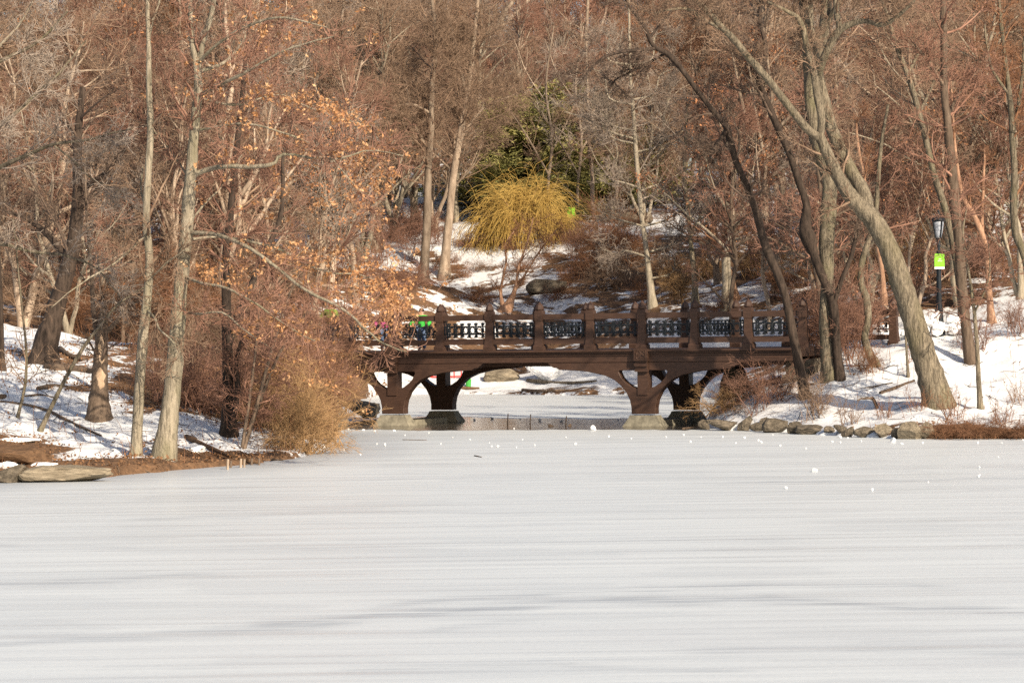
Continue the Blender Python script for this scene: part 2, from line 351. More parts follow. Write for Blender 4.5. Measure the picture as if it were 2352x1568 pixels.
def smooth_poly(pts, n):
    p = np.asarray(pts, float)
    if len(p) < 3:
        t = np.linspace(0, 1, n)[:, None]; return p[0] + (p[-1] - p[0]) * t
    q = np.vstack([2 * p[0] - p[1], p, 2 * p[-1] - p[-2]])
    L = np.concatenate([[0], np.cumsum(np.linalg.norm(np.diff(p[:, :3], axis=0), axis=1))]); L /= L[-1]
    out = []
    for s in np.linspace(0, 1, n):
        i = min(max(np.searchsorted(L, s) - 1, 0), len(p) - 2); t = (s - L[i]) / (L[i + 1] - L[i] + 1e-9)
        a, b, c, d = q[i], q[i + 1], q[i + 2], q[i + 3]
        out.append(.5 * (2 * b + (c - a) * t + (2 * a - 5 * b + 4 * c - d) * t * t + (3 * b - a - 3 * c + d) * t ** 3))
    return np.array(out)
# ------------------------------------------------------------------ the ground
def axis(lo, hi, segs):
    out = [lo]
    while out[-1] < hi:
        s = next(st for lim, st in segs if out[-1] < lim); out.append(out[-1] + s)
    return np.array(out)
gx = np.concatenate([-axis(22, 230, [(30, .5), (60, 1.5), (999, 8)])[::-1], axis(-21.8, 22, [(999, .17)]), axis(22.4, 230, [(30, .5), (60, 1.5), (999, 8)])])
gy = axis(44, 430, [(58, .6), (100, .17), (150, .4), (215, .8), (999, 6)])
GX, GY = np.meshgrid(gx, gy)
GZ = height(GX.ravel(), GY.ravel()).reshape(GX.shape)
SD = sdist(GX.ravel(), GY.ravel()).reshape(GX.shape)
barepts = [(1240, 778, .62), (1050, 785, .62), (1400, 785, .62), (1150, 790, .55), (1320, 785, .58), (1100, 745, .55), (1350, 745, .6), (1430, 750, .6), (1200, 745, .5), (790, 900, .9), (745, 925, .9), (800, 870, .85), (760, 880, .85), (180, 1060, .8), (290, 1050, .35), (500, 1020, .15), (0, 760, .05), (60, 850, .1), (150, 930, .12), (20, 1020, .62), (100, 1030, .85), (60, 985, .3), (60, 1075, .65), (200, 1020, .12), (230, 1045, .1), (330, 980, .1), (120, 960, .1), (330, 1072, .9), (400, 1066, .9), (480, 1055, .8), (560, 1055, .85),
           (640, 1050, .8), (420, 1000, .3), (470, 1010, .35), (560, 1000, .12), (620, 1015, .1), (680, 1030, .5), (520, 960, .5), (450, 940, .6), (420, 900, .8), (480, 860, .85), (640, 960, .8), (300, 900, .6), (250, 840, .5),
           (0, 650, .7), (200, 640, .75), (400, 600, .8), (600, 620, .8), (800, 620, .75), (950, 640, .7), (880, 600, .35), (850, 640, .5), (1000, 600, .5), (1080, 580, .2), (1150, 560, .1), (1240, 545, .15), (1100, 650, .42), (1060, 560, .4), (1040, 620, .5), (1240, 640, .52), (1240, 690, .5), (1130, 690, .42), (1060, 720, .45), (1180, 740, .42), (1320, 740, .45), (1250, 780, .3), (1180, 610, .35), (1300, 600, .6), (1400, 620, .75),
           (1150, 895, .3), (1240, 900, .6), (1320, 900, .6), (1240, 860, .12), (1330, 895, .35), (1060, 880, .2), (1420, 860, .15), (1400, 700, .6), (1500, 660, .62), (1650, 680, .35), (1550, 820, .3), (1640, 850, .05), (1700, 620, .5), (1800, 650, .5),
           (1100, 365, .1), (1340, 410, .15), (1200, 420, .6), (1500, 420, .6), (1450, 500, .5), (1700, 900, .2), (1760, 940, .25), (1820, 960, .12), (1900, 930, .25), (2000, 960, .12), (2000, 880, .1), (2100, 930, .12), (2200, 960, .1), (2130, 860, 0.02), (2300, 900, 0.02), (2300, 800, .05), (2050, 780, .05), (2180, 790, 0),
           (1930, 860, .45), (1880, 800, .6), (2160, 1000, .9), (2230, 998, .9), (2330, 998, .9), (2060, 1000, .5), (2300, 970, .05), (2100, 680, .62), (2300, 660, .55), (2352, 720, .35), (2200, 620, .55), (2000, 640, .75)]
bp = []
for a, b_, c in barepts:
    g_ = ground(a, b_); bp.append((g_[0], g_[1], c))
def barefn(x, y):
    num = np.zeros(x.shape); den = np.zeros(x.shape)
    for a, b_, c in bp:
        sc = 1.0 + .035 * max(0, b_ - 60)
        w = 1 / (((x - a) ** 2 + ((y - b_)) ** 2) / sc ** 2 + .15) ** 1.6
        num += w * c; den += w
    return num / den
BARE = barefn(GX, GY)
BARE = np.where(GY > 215, .72, BARE + (fbm(GX * .9 + 31, GY * .9, 3) - .44) * .5)
mb = MB(); idx = np.arange(GX.size).reshape(GX.shape)
mb.add(np.stack([GX, GY, GZ], -1), np.stack([idx[:-1, :-1], idx[:-1, 1:], idx[1:, 1:], idx[1:, :-1]], -1))
gme = mb.mesh('ground'); at = gme.attributes.new('bare', 'FLOAT', 'POINT'); at.data.foreach_set('value', BARE.astype(np.float32).ravel())
props(link('ground', gme, M['ground']), kind='structure')
ix = np.concatenate([[-170, -60, -30], np.linspace(-14, 14, 281), [30, 60, 170]]); iy = np.concatenate([[-70, 0, 14], np.geomspace(19, 80, 620), np.linspace(81, 150, 40)])
IX, IY = np.meshgrid(ix, iy); rx = IX; dd_ = np.stack([IX, IY, -CH + 0 * IX], -1); zc = dd_ @ _f; PX_ = W0 + FPX * (dd_ @ CR) / np.maximum(zc, 1); PY_ = H0 - FPX * (dd_ @ CU) / np.maximum(zc, 1)
RF = np.zeros(IX.shape)
def seam(line, w, amp):                # old cracks that froze over: soft grey curves fixed on the ice
    global RF
    L_ = smooth_poly([(a, b, 0) for a, b in line], 120); yl = np.interp(PX_, L_[:, 0], L_[:, 1]); x0, x1 = L_[0, 0], L_[-1, 0]
    sc_ = CH * FPX / np.maximum(PY_ - 740, 20) ; wob = (fbm(IX * 1.1 + 7 * w, IY * .6, 3) - .45) * w * 3.0
    g = np.exp(-((PY_ - yl - wob) / w) ** 2) * sstep(x0, x0 + 160, PX_) * (1 - sstep(x1 - 160, x1, PX_)) * amp * np.clip(fbm(IX * .45 + 11, IY * 14, 4) * 4.5 - 1.5, 0, 1)
    RF = np.maximum(RF, g)
for ln, w, a_ in [([(500, 1440), (1000, 1402), (1300, 1382), (1650, 1378), (2050, 1392), (2600, 1420)], 9, 1), ([(-200, 1486), (400, 1456), (900, 1424)], 8, .8), ([(800, 1396), (1300, 1362), (1900, 1344), (2250, 1350)], 7, .8), ([(-200, 1345), (250, 1330), (560, 1316)], 8, .7), ([(1500, 1500), (1900, 1488), (2600, 1502)], 8, .6), ([(900, 1470), (1060, 1442), (1330, 1420)], 7, .5), ([(1500, 1112), (2100, 1103), (2600, 1090)], 2.5, .8), ([(-200, 1250), (500, 1262), (1200, 1244), (1900, 1238)], 5, .45), ([(200, 1202), (700, 1180), (1300, 1176)], 4, .45), ([(700, 1548), (1300, 1528), (1800, 1544)], 8, .5), ([(1100, 1660 - 560), (1500, 1095), (1900, 1092)], 2.5, .3)]: seam(ln, w, a_)
RF = np.maximum(RF, np.clip((fbm(IX * .35 + 70, IY * .8, 4) - .55) * 4, 0, .16))
shore_refl = np.clip(1 - (-sdist(IX.ravel(), IY.ravel()).reshape(IX.shape)) / 3.0, 0, 1) * (PX_ < 1000); RF = np.maximum(RF, shore_refl * .9 * (PY_ > 990))  # bank's reflection painted into the ice colour as a darker band along the left shore
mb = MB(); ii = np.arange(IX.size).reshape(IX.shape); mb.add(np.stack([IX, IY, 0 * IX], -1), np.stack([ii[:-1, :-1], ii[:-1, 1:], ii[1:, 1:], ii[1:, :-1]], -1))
ime = mb.mesh('pond_ice'); at = ime.attributes.new('refrozen_and_reflection', 'FLOAT', 'POINT'); at.data.foreach_set('value', RF.astype(np.float32).ravel())
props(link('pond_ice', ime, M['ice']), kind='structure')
rng = np.random.RandomState(3)
ow = [(780, 975), (860, 962), (960, 957), (1080, 958), (1160, 961), (1250, 960), (1360, 962), (1440, 960), (1540, 958), (1625, 966), (1645, 984), (1560, 988), (1450, 986), (1330, 986), (1200, 987), (1080, 988), (960, 989), (880, 986), (800, 985)]
bm = bmesh.new(); pts = []
for i in range(len(ow)):
    a, b_ = np.array(ow[i]), np.array(ow[(i + 1) % len(ow)])
    for k in range(6): pts.append(a + (b_ - a) * k / 6 + rng.randn(2) * [3, .55])
bm.faces.new([bm.verts.new((*P0(*p)[:2], .004)) for p in pts]); bmesh.ops.triangulate(bm, faces=bm.faces)
props(link('open_water', bm_mesh('open_water', bm), M['water']), kind='structure')

# ------------------------------------------------------------------ the bridge
def BZ(u): return 0.0
br = empty('timber_bridge', (BO[0], BO[1], 0), 'brown timber footbridge with black iron railing panels spanning the frozen pond', 'bridge', rz=-TH)
PU, SP, WB = 4.38, 1.752, 4.05
curve = [(.40, .40), (.40, .61), (.45, .85), (.58, 1.10), (.76, 1.31), (.98, 1.48), (1.28, 1.61), (1.84, 1.73), (2.25, 1.77), (2.85, 1.80), (2.93, 1.86), (3.05, 1.87), (3.28, 2.03)]
inner = [(.18, 1.77), (.80, 1.77), (.82, 1.72), (.72, 1.52), (.58, 1.38), (.39, 1.26), (.18, 1.2)]
def pier_mesh():
    bm = bmesh.new()
    for s in (-1, 1):
        o = [(0, .40)] + curve + [(.18, 2.03)] + inner + [(0, 1.2)]
        o = [(s * a, b) for a, b in o]
        if s < 0: o = o[::-1]
        extr(bm, o, 0, .34)
    bmesh.ops.remove_doubles(bm, verts=bm.verts, dist=.0005)
    bx(bm, -.17, .17, -.035, .37, 1.0, 2.02)
    return bm_mesh('pier', bm, bevel=.012)
def plinth_mesh():
    bm = bmesh.new(); frust(bm, 0, .17, [(-.3, .68, .33), (.03, .65, .31), (.06, .62, .30), (.30, .47, .22), (.36, .45, .205)])
    return bm_mesh('plinth', bm, bevel=.012)
def pilaster_mesh():
    bm = bmesh.new()
    bx(bm, -.235, .235, -.20, 0, 2.06, 2.44)
    lv = []
    for z0, z1, w_, y_ in [(1.99, 2.06, .2, -.14), (1.90, 1.985, .215, -.19), (1.80, 1.895, .2, -.12), (1.73, 1.795, .22, -.15)]:
        bx(bm, -w_, w_, y_, -.036 if z1 < 2 else 0, z0, z1)
    return bm_mesh('pilaster', bm, bevel=.015)
def quatrefoil_mesh():
    mb = MB()
    for k in range(4):
        a = math.pi / 4 + k * math.pi / 2; c = np.array([.085 * math.cos(a), 0, .085 * math.sin(a)])
        t = np.linspace(a - 2.3, a + 2.3, 11)
        mb.tubes(np.stack([c[0] + .075 * np.cos(t), np.full(11, -.012), c[2] + .075 * np.sin(t)], -1), np.full(11, .016), 5)
    bm = bmesh.new(); bx(bm, -.19, -.165, -.022, 0, -.17, .17); bx(bm, .165, .19, -.022, 0, -.17, .17); bx(bm, -.164, .164, -.022, 0, .145, .17); bx(bm, -.164, .164, -.022, 0, -.17, -.145)
    me0 = bm_mesh('frame', bm); V = np.array([v.co[:] for v in me0.vertices]); Q = [list(p.vertices) for p in me0.polygons]; mb.add(V, Q)
    return mb.mesh('quatrefoil', smooth=False)
def post_mesh():
    bm = bmesh.new()
    frust(bm, 0, 0, [(2.434, .175, .175), (2.56, .175, .175), (2.60, .145, .145), (2.78, .13, .13), (3.33, .107, .107), (3.38, .13, .13), (3.56, .133, .133), (3.66, .128, .128), (3.72, .09, .09)])
    return bm_mesh('post', bm, bevel=.02)
def cap_mesh():
    bm = bmesh.new(); lathe(bm, [(.10, 3.70), (.148, 3.715), (.152, 3.745), (.135, 3.78), (.11, 3.85), (.068, 3.90), (.045, 3.92), (.015, 3.96)], s=8)
    return bm_mesh('cap', bm)
def fleur(mb, x, z, s):               # pointed finial with two side curls
    for pts, r in (([(0, 0), (0, .03), (0, .075), (0, .12)], [.014, .012, .027, .004]), ([(0, .02), (.03, .04), (.048, .07), (.04, .10), (.028, .092)], [.014, .015, .016, .013, .009]), ([(0, .02), (-.03, .04), (-.048, .07), (-.04, .10), (-.028, .092)], [.014, .015, .016, .013, .009])):
        p = np.array([(x + a, 0, z + s * b) for a, b in pts]); mb.tubes(p, np.array(r), 4)
PZ0, PZ1 = 2.955, 3.205
def upright_mesh():
    mb = MB(); mb.tubes(np.array([(0, 0, z) for z in np.linspace(PZ0 - .02, PZ1 + .02, 6)]), np.array([.014, .017, .026, .026, .017, .014]), 4)
    fleur(mb, 0, PZ1 + .012, 1); fleur(mb, 0, PZ0 - .012, -1)
    for s in (-1, 1): mb.tubes(np.array([(s * .012, 0, PZ0 + .125 - .09), (s * .03, 0, PZ0 + .10), (s * .03, 0, PZ0 + .15), (s * .012, 0, PZ0 + .125 + .09)]), np.array([.01, .016, .016, .01]), 4)
    return mb.mesh('upright')
def ring_mesh():
    mb = MB(); t = np.linspace(0, 2 * math.pi, 17); mb.tubes(np.stack([.088 * np.cos(t), 0 * t, (PZ0 + PZ1) / 2 + .108 * np.sin(t)], -1)[None], np.full((1, 17), .0145), 4)
    return mb.mesh('ring')
def panel_mesh():
    bm = bmesh.new(); h = SP / 2 - .13
    bx(bm, -h, h, -.018, .018, PZ0 - .019, PZ0 + .019); bx(bm, -h, h, -.018, .018, PZ1 - .019, PZ1 + .019)
    for s in (-1, 1): bx(bm, s * (h - .02) - .018, s * (h - .02) + .018, -.016, .016, PZ0 + .020, PZ1 - .020)
    return bm_mesh('railing_panel', bm)
def rail_mesh(z0, z1):
    bm = bmesh.new(); h = SP / 2 - .12; bx(bm, -h, h, -.085, .085, z0, z1); return bm_mesh('rail', bm, bevel=.018)
PM, PLM, PIM, QM, POM, CM, UM, RM, PAM = pier_mesh(), plinth_mesh(), pilaster_mesh(), quatrefoil_mesh(), post_mesh(), cap_mesh(), upright_mesh(), ring_mesh(), panel_mesh()
TR, LR = rail_mesh(3.40, 3.575), rail_mesh(2.62, 2.78)
T = M['timber']
for side, (w, sgn) in enumerate(((0, 1), (WB, -1))):
    for s in (-1, 1):
        p = link('pier', PM, T, br, (s * PU, w if sgn > 0 else w - .34, 0)); q = link('plinth', PLM, M['concrete'], p)
        pi = link('pilaster', PIM, T, br, (s * PU, w - .0 if sgn > 0 else w, 0))
        if sgn < 0: pi.rotation_euler = (0, 0, math.pi)
        link('quatrefoil', QM, T, pi, (0, -.20, 2.25))
    # fascia beam with stepped mouldings
    bm = bmesh.new(); e = 9.35
    a = w if sgn > 0 else w - .34
    bx(bm, -e, e, a - .02 if sgn > 0 else a, a + .34 if sgn > 0 else a + .36, 2.035, 2.235)
    bm2 = bmesh.new()
    o1 = -.10 if sgn > 0 else .0; o2 = .34 if sgn > 0 else .44
    bx(bm2, -e, e, a + (-.06 if sgn > 0 else 0), a + (.34 if sgn > 0 else .40), 2.24, 2.285)
    bx(bm2, -e, e, a + (-.10 if sgn > 0 else 0), a + (.34 if sgn > 0 else .44), 2.30, 2.345)
    bx(bm2, -e, e, a + (-.16 if sgn > 0 else 0), a + (.34 if sgn > 0 else .50), 2.362, 2.43)
    bx(bm2, -e, e, a + .02, a + .32, 2.286, 2.361)
    link('fascia_beam', bm_mesh('fascia_beam', bm, bevel=.008), T, br); link('cornice', bm_mesh('cornice', bm2, bevel=.01), T, br)
    wy = w + .04 if sgn > 0 else w - .16
    kend = 5 if sgn > 0 else 6
    ks = range(-7, kend + 1)
    for k in ks:
        u = k * SP + SP / 2
        po = link('post', POM, T, br, (u, wy, 0)); link('cap', CM, T, po)
        if k == kend: continue
        c = u + SP / 2
        link('top_rail', TR, T, br, (c, wy, 0)); link('bottom_rail', LR, T, br, (c, wy, 0))
        pa = link('railing_panel', PAM, M['iron'], br, (c, wy, 0))
        h = SP / 2 - .13; n = 6; st = 2 * h / n
        for j in range(n): link('upright', UM, M['iron'], pa, (-h + st * (j + .5), 0, 0))
        for j in range(n - 1): link('ring', RM, M['iron'], pa, (-h + st * (j + 1), 0, 0))
bm = bmesh.new(); bx(bm, -9.3, 9.3, .345, WB - .345, 2.15, 2.425); link('deck', bm_mesh('deck', bm), T, br)
bm = bmesh.new()
for k in range(6): bx(bm, -9.2, 9.2, .55 + k * .6, .72 + k * .6, 1.9, 2.147)
link('deck_joists', bm_mesh('deck_joists', bm), T, br)
for s in (-1, 1):
    bm = bmesh.new(); bx(bm, s * PU - .42, s * PU + .42, .78, WB - .78, -.3, .17); o = link('footing', bm_mesh('footing', bm, bevel=.03), M['concrete'], br)
# masonry abutments: stones laid in courses
rng = np.random.RandomState(11)
SM = []
for k in range(4):
    bm = bmesh.new(); bx(bm, -.5, .5, -.5, .5, -.5, .5); bmesh.ops.subdivide_edges(bm, edges=bm.edges, cuts=2, use_grid_fill=True)
    for v in bm.verts: v.co = Vector(v.co) * (1 - .12 * Vector(v.co).length ** 2) + Vector(rng.randn(3) * .025)
    SM.append(bm_mesh('stone', bm))
for s in (-1, 1):
    ab = empty('stone_abutment', (*bridge_pt(s * 9.0, 0), 0), ('left' if s < 0 else 'right') + ' rough stone abutment under the ' + ('left end of the bridge behind the brush' if s < 0 else 'right end of the bridge beside the snow'), 'abutment', rz=-TH)
    z = .2
    for row in range(4):
        w = .1 + .2 * (row % 2)
        while w < WB - .3:
            L = rng.uniform(.6, 1.0); o = link('stone', SM[rng.randint(4)], M['stone'], ab, (s * .35 + rng.randn() * .03, w + L / 2, z + .25)); o.scale = (.9, L, .5); w += L * .97
        z += .46

# ------------------------------------------------------------------ trees
def sprout(rng, Pp, Rp, m, t0=.25, t1=1.0, length=1.0, lfall=.5, ang=50, asd=14, k=4, wig=.18, trop=0.05, rr=.55, rmin=.004, rmax=9, flat=0, taper=.25, out=None):
    n, kk, _ = Pp.shape
    t = rng.uniform(t0, t1, (n, m)); t.sort(1)
    f = t * (kk - 1); i = np.clip(f.astype(int), 0, kk - 2); g = (f - i)[..., None]
    ar = np.arange(n)[:, None]
    p = Pp[ar, i] * (1 - g) + Pp[ar, i + 1] * g
    r = Rp[ar, i] * (1 - g[..., 0]) + Rp[ar, i + 1] * g[..., 0]
    T = Pp[ar, i + 1] - Pp[ar, i]; T /= np.linalg.norm(T, axis=2, keepdims=True) + 1e-9
    rv = rng.randn(n, m, 3); rv[..., 2] *= (1 - flat)
    pr = rv - (rv * T).sum(2, keepdims=True) * T; pr /= np.linalg.norm(pr, axis=2, keepdims=True) + 1e-9
    a = np.radians(ang + asd * rng.randn(n, m))[..., None]
    d = np.cos(a) * T + np.sin(a) * pr
    tn = (t - t0) / (t1 - t0 + 1e-6)
    L = length * (1 - lfall * tn) * rng.uniform(.6, 1.25, (n, m))
    p = p.reshape(-1, 3); d = d.reshape(-1, 3); L = L.reshape(-1); r0 = np.clip(r.reshape(-1) * rr, rmin, rmax)
    pts = [p]
    for j in range(k - 1):
        d = d + wig * rng.randn(*d.shape) + np.array([0, 0, trop]); d /= np.linalg.norm(d, axis=1, keepdims=True) + 1e-9
        p = p + d * (L / (k - 1))[:, None]; pts.append(p)
    Pn = np.stack(pts, 1); R = r0[:, None] * np.linspace(1, taper, k)[None]; R = np.maximum(R, rmin * .6)
    return Pn, R
def leaves(mb, rng, pts, size, per=1, spread=.1, long=1.6):
    pts = np.repeat(pts, per, 0) + rng.randn(len(pts) * per, 3) * spread; n = len(pts)
    a = rng.randn(n, 3); a /= np.linalg.norm(a, axis=1, keepdims=True); b = np.cross(a, rng.randn(n, 3)); b /= np.linalg.norm(b, axis=1, keepdims=True) + 1e-9
    c = np.cross(a, b); s = (size * rng.uniform(.6, 1.3, n))[:, None]
    V = np.stack([pts - a * s * long * .5, pts + b * s * .42 + c * s * .12, pts + a * s * long * .5, pts - b * s * .42 + c * s * .12], 1)
    i = np.arange(n)[:, None] * 4
    mb.add(V, None, np.concatenate([i + [0, 1, 2], i + [0, 2, 3]]))
def gen_tree(seed, H=14, r0=.2, nl=20, limb=5.0, ang=48, up=.10, m2=8, m3=6, m4=2, lean=.05, first=.25, twigr=.0115, forks=1, leafy=0, wig=.12):
    rng = np.random.RandomState(seed)
    tr = MB(); cr = MB(); lf = MB()
    stems = []
    for f_ in range(forks):
        k = 11; z = np.linspace(-.4, H * (.92 - .1 * f_), k)
        dx = lean * rng.randn(2) + (rng.randn(2) * .13 if forks > 1 else 0)
        xy = np.cumsum(np.vstack([[0, 0], rng.randn(k - 1, 2) * H * .012 + dx * H / k]), 0) + (rng.randn(2) * .12 if forks > 1 else 0)
        Pn = np.column_stack([xy, z]); R = r0 * (1 if f_ == 0 else .75) * (1 - z.clip(0) / H) ** .8 + .012; R[0] *= 1.5; R[1] *= 1.05
        stems.append((smooth_poly(np.column_stack([Pn, R]), 16)))
    S = np.array(stems); tr.tubes(S[..., :3], S[..., 3], 8, .04, rng)
    A, RA = sprout(rng, S[..., :3], S[..., 3], nl, first, .99, limb, .62, ang, 12, 8, wig, up, .75, .035, r0 * .6)
    tr.tubes(A, RA, 5)
    B, RB = sprout(rng, A, RA, m2, .2, 1, limb * .40, .55, 46, 14, 5, .2, .06, .6, .024, .06)
    cr.tubes(B, RB, 4)
    C, RC = sprout(rng, B, RB, m3, .15, 1, limb * .17, .4, 44, 14, 3, .22, .03, .55, twigr, .02)
    cr.tubes(C, RC, 3)
    if m4:
        Dd, RD = sprout(rng, C, RC, m4, .15, 1, limb * .085, .3, 42, 12, 2, .2, .02, .6, twigr * .8, .012); cr.tubes(Dd, RD, 3)
    if leafy:
        pts = C[rng.rand(len(C)) < leafy][:, 1]; leaves(lf, rng, pts, .10, 4, .13)
    return tr.mesh('trunk'), cr.mesh('crown'), lf.mesh('leaves') if leafy else None
VAR = [gen_tree(101, 15, .20, 20, 5.0, 46, .10), gen_tree(102, 13, .17, 18, 4.6, 52, .07, first=.2, forks=2), gen_tree(103, 17, .23, 22, 5.4, 44, .13), gen_tree(104, 12, .13, 22, 3.8, 55, .05, first=.15),
       gen_tree(105, 14, .18, 16, 5.6, 50, .03, first=.22, forks=3, m2=10), gen_tree(106, 11, .12, 18, 3.6, 48, .08, first=.1, forks=2, leafy=.10), gen_tree(107, 16, .18, 24, 4.2, 58, .04, first=.2), gen_tree(108, 13, .15, 20, 4.4, 50, .06, forks=2, leafy=.35)]
LOOK = ['straight-trunked', 'twin-stemmed', 'tall broad-crowned', 'slender fine-twigged', 'three-stemmed spreading', 'low bushy', 'narrow-crowned', 'russet-leaved']
used_labels = {}
def place_tree(vi, x, y, sc, rz, bark, twig, label, group, leafm='rust_leaf'):
    tm, cm, lm = VAR[vi]
    e = empty('bare_tree', (x, y, gz(x, y)), label, 'tree', group, rz); e.scale = (sc, sc, sc * random.uniform(.92, 1.1))
    for nm, me, m in (('trunk', tm, M[bark]), ('crown', cm, M[twig])) + ((('leaves', lm, M[leafm]),) if lm else ()):
        if not me.materials: me.materials.append(m)
        o = bpy.data.objects.new(nm, me); COL.objects.link(o); o.parent = e
        o.material_slots[0].link = 'OBJECT'; o.material_slots[0].material = m
        if nm == 'leaves': o['kind'] = 'stuff'
    return e

def hero(label, stems, bark='bark_grey', twig='twig_tan', seed=1, group=None, nl=8, limb=2.2, m2=7, m3=5, m4=2, ang=50, up=.05, tmin=.3, flare=1.5, d=None, name='bare_tree', cat='tree', leafspots=None, twigr=.0085, flat=0, sides=10, base=None, crown_on=None, wig=.14, lsub=1.0):
    rng = np.random.RandomState(seed)
    b = stems[0][0]
    g0 = ground(b[0], b[1]) if d is None else P(b[0], b[1], d)
    d0 = g0[1]
    e = empty(name, g0, label, cat, group)
    first = True; polys = []
    for st in stems:
        w = []
        for q in st:
            dd = d0 + (q[3] if len(q) > 3 else 0); w.append([*P(q[0], q[1], dd), q[2] * dd / FPX])
        w = np.array(w); n = max(8, len(w) * 4); s = smooth_poly(w, n); s[:, 3] = np.maximum(s[:, 3], .004)
        if not first and len(s) > 6:       # natural irregularity
            s[1:, :3] += np.cumsum(rng.randn(n - 1, 3) * .012, 0) * np.linspace(0, 1, n - 1)[:, None]
        if first:
            hh = s[:, 2] - s[0, 2]; s[:, 3] *= 1 + (flare - 1) * np.exp(-np.abs(hh) / (.06 + 2.2 * w[0, 3]))
            s = np.vstack([s[0] - np.array([0, 0, .35, -.05 * s[0, 3]]), s])
        mbt = MB(); big = w[0, 3] > .06
        mbt.tubes(s[:, :3], s[:, 3], sides if big else 6, .045 if big else .02, rng)
        o = link('trunk' if first else 'limb', mbt.mesh('trunk', off=g0), M[bark], e)
        polys.append((s[:, :3], s[:, 3])); first = False
    cr = MB(); P1 = []
    for i, (pp, rr) in enumerate(polys):
        L = np.linalg.norm(np.diff(pp, axis=0), axis=1).sum()
        cnt = int(round(nl * (1.0 if i == 0 else .45) * (L / 6.0) ** .8)) + (1 if i else 0)
        if crown_on is not None and i not in crown_on: cnt = 0
        if cnt <= 0: continue
        pp2 = smooth_poly(np.column_stack([pp, rr]), 24)
        A, RA = sprout(rng, pp2[None, :, :3], pp2[None, :, 3], cnt, tmin if i == 0 else .12, .98, limb if i == 0 else limb * .6, .45, ang, 13, 7, wig, up, .42, .011, .05, flat)
        cr.tubes(A, RA, 5)
        P1.append((A, RA))
        if i > 0:                        # finer twigs straight on drawn limbs
            A2, RA2 = sprout(rng, pp2[None, :, :3], pp2[None, :, 3], int(cnt * 1.5) + 2, .1, 1, limb * .35, .3, 48, 14, 7, wig, up, .3, .008, .02, flat)
            cr.tubes(A2, RA2, 4); P1.append((A2, RA2))
    if P1:
        A = np.concatenate([a for a, _ in P1]); RA = np.concatenate([r for _, r in P1])
        B, RB = sprout(rng, A, RA, m2, .12, 1, limb * .36 * lsub, .45, 46, 14, 5, .18, up * .6, .5, .0115, .025, flat); cr.tubes(B, RB, 4)
        C, RC = sprout(rng, B, RB, m3, .12, 1, limb * .17 * lsub, .4, 44, 13, 3, .2, .02, .55, twigr, .012); cr.tubes(C, RC, 3)
        if m4:
            Dd, RD = sprout(rng, C, RC, m4, .15, 1, limb * .08 * lsub, .3, 42, 12, 2, .2, .02, .6, twigr * .8, .008); cr.tubes(Dd, RD, 3)
    if leafspots:
        allp = np.concatenate([p for p, _ in polys[1:]] + [a.reshape(-1, 3) for a, _ in P1]); lf = MB(); nodes = []
        for (px, py, sx, sy, tilt, cnt) in leafspots:
            for _ in range(cnt):
                a_, b_ = rng.randn() * sx, rng.randn() * sy
                nodes.append(P(px + a_ * math.cos(tilt) - b_ * math.sin(tilt), py + a_ * math.sin(tilt) + b_ * math.cos(tilt), d0 + rng.uniform(-2.2, 2.0)))
        nodes = np.array(nodes); tw = []
        for q in nodes:
            dist = ((allp - q) ** 2).sum(1) + 3 * np.maximum(0, allp[:, 0] - q[0]) ; j = dist.argmin(); a_ = allp[j]
            m_ = (a_ + q) / 2 + rng.randn(3) * .06 + [0, 0, -.05]; tw.append([a_, m_, q])
        tw = np.array(tw); cr.tubes(tw, np.tile([.010, .007, .004], (len(tw), 1)), 3)
        leaves(lf, rng, nodes, .066, 9, .06, 1.5)
        lo = link('leaves', lf.mesh('leaves', off=g0), M['oak_leaf'], e); lo['kind'] = 'stuff'
    if cr.n: link('crown', cr.mesh('crown', off=g0), M[twig], e)
    return e

# --- the two pale trees on the left bank
LS = [(690, 235, 65, 14, .30, 50), (800, 268, 40, 10, .35, 34), (780, 345, 55, 22, .05, 36), (860, 360, 36, 20, .1, 24), (850, 425, 40, 40, .6, 40), (830, 465, 25, 22, .3, 18), (590, 590, 60, 16, .15, 24), (700, 590, 45, 16, .3, 26), (720, 590, 30, 14, .2, 14),
      (860, 650, 60, 34, .35, 80), (820, 700, 70, 30, .4, 46), (900, 690, 28, 26, .5, 26), (640, 730, 42, 20, .5, 24), (690, 760, 40, 22, .6, 30), (580, 760, 30, 30, 0, 14), (470, 630, 30, 18, 0, 16), (520, 620, 40, 14, 0, 12),
      (848, 745, 18, 22, .3, 26), (905, 702, 18, 14, .4, 16), (800, 735, 20, 18, .4, 14), (640, 110, 90, 26, -.2, 24), (590, 40, 70, 30, 0, 18), (700, 60, 80, 30, 0, 14), (480, 190, 60, 26, -.3, 20), (540, 260, 50, 40, 0, 18), (600, 300, 60, 40, 0, 14), (700, 440, 80, 40, .3, 16), (640, 460, 60, 60, 0, 14), (740, 850, 60, 26, .3, 22), (560, 400, 70, 60, 0, 10), (800, 570, 80, 40, 0, 14)]
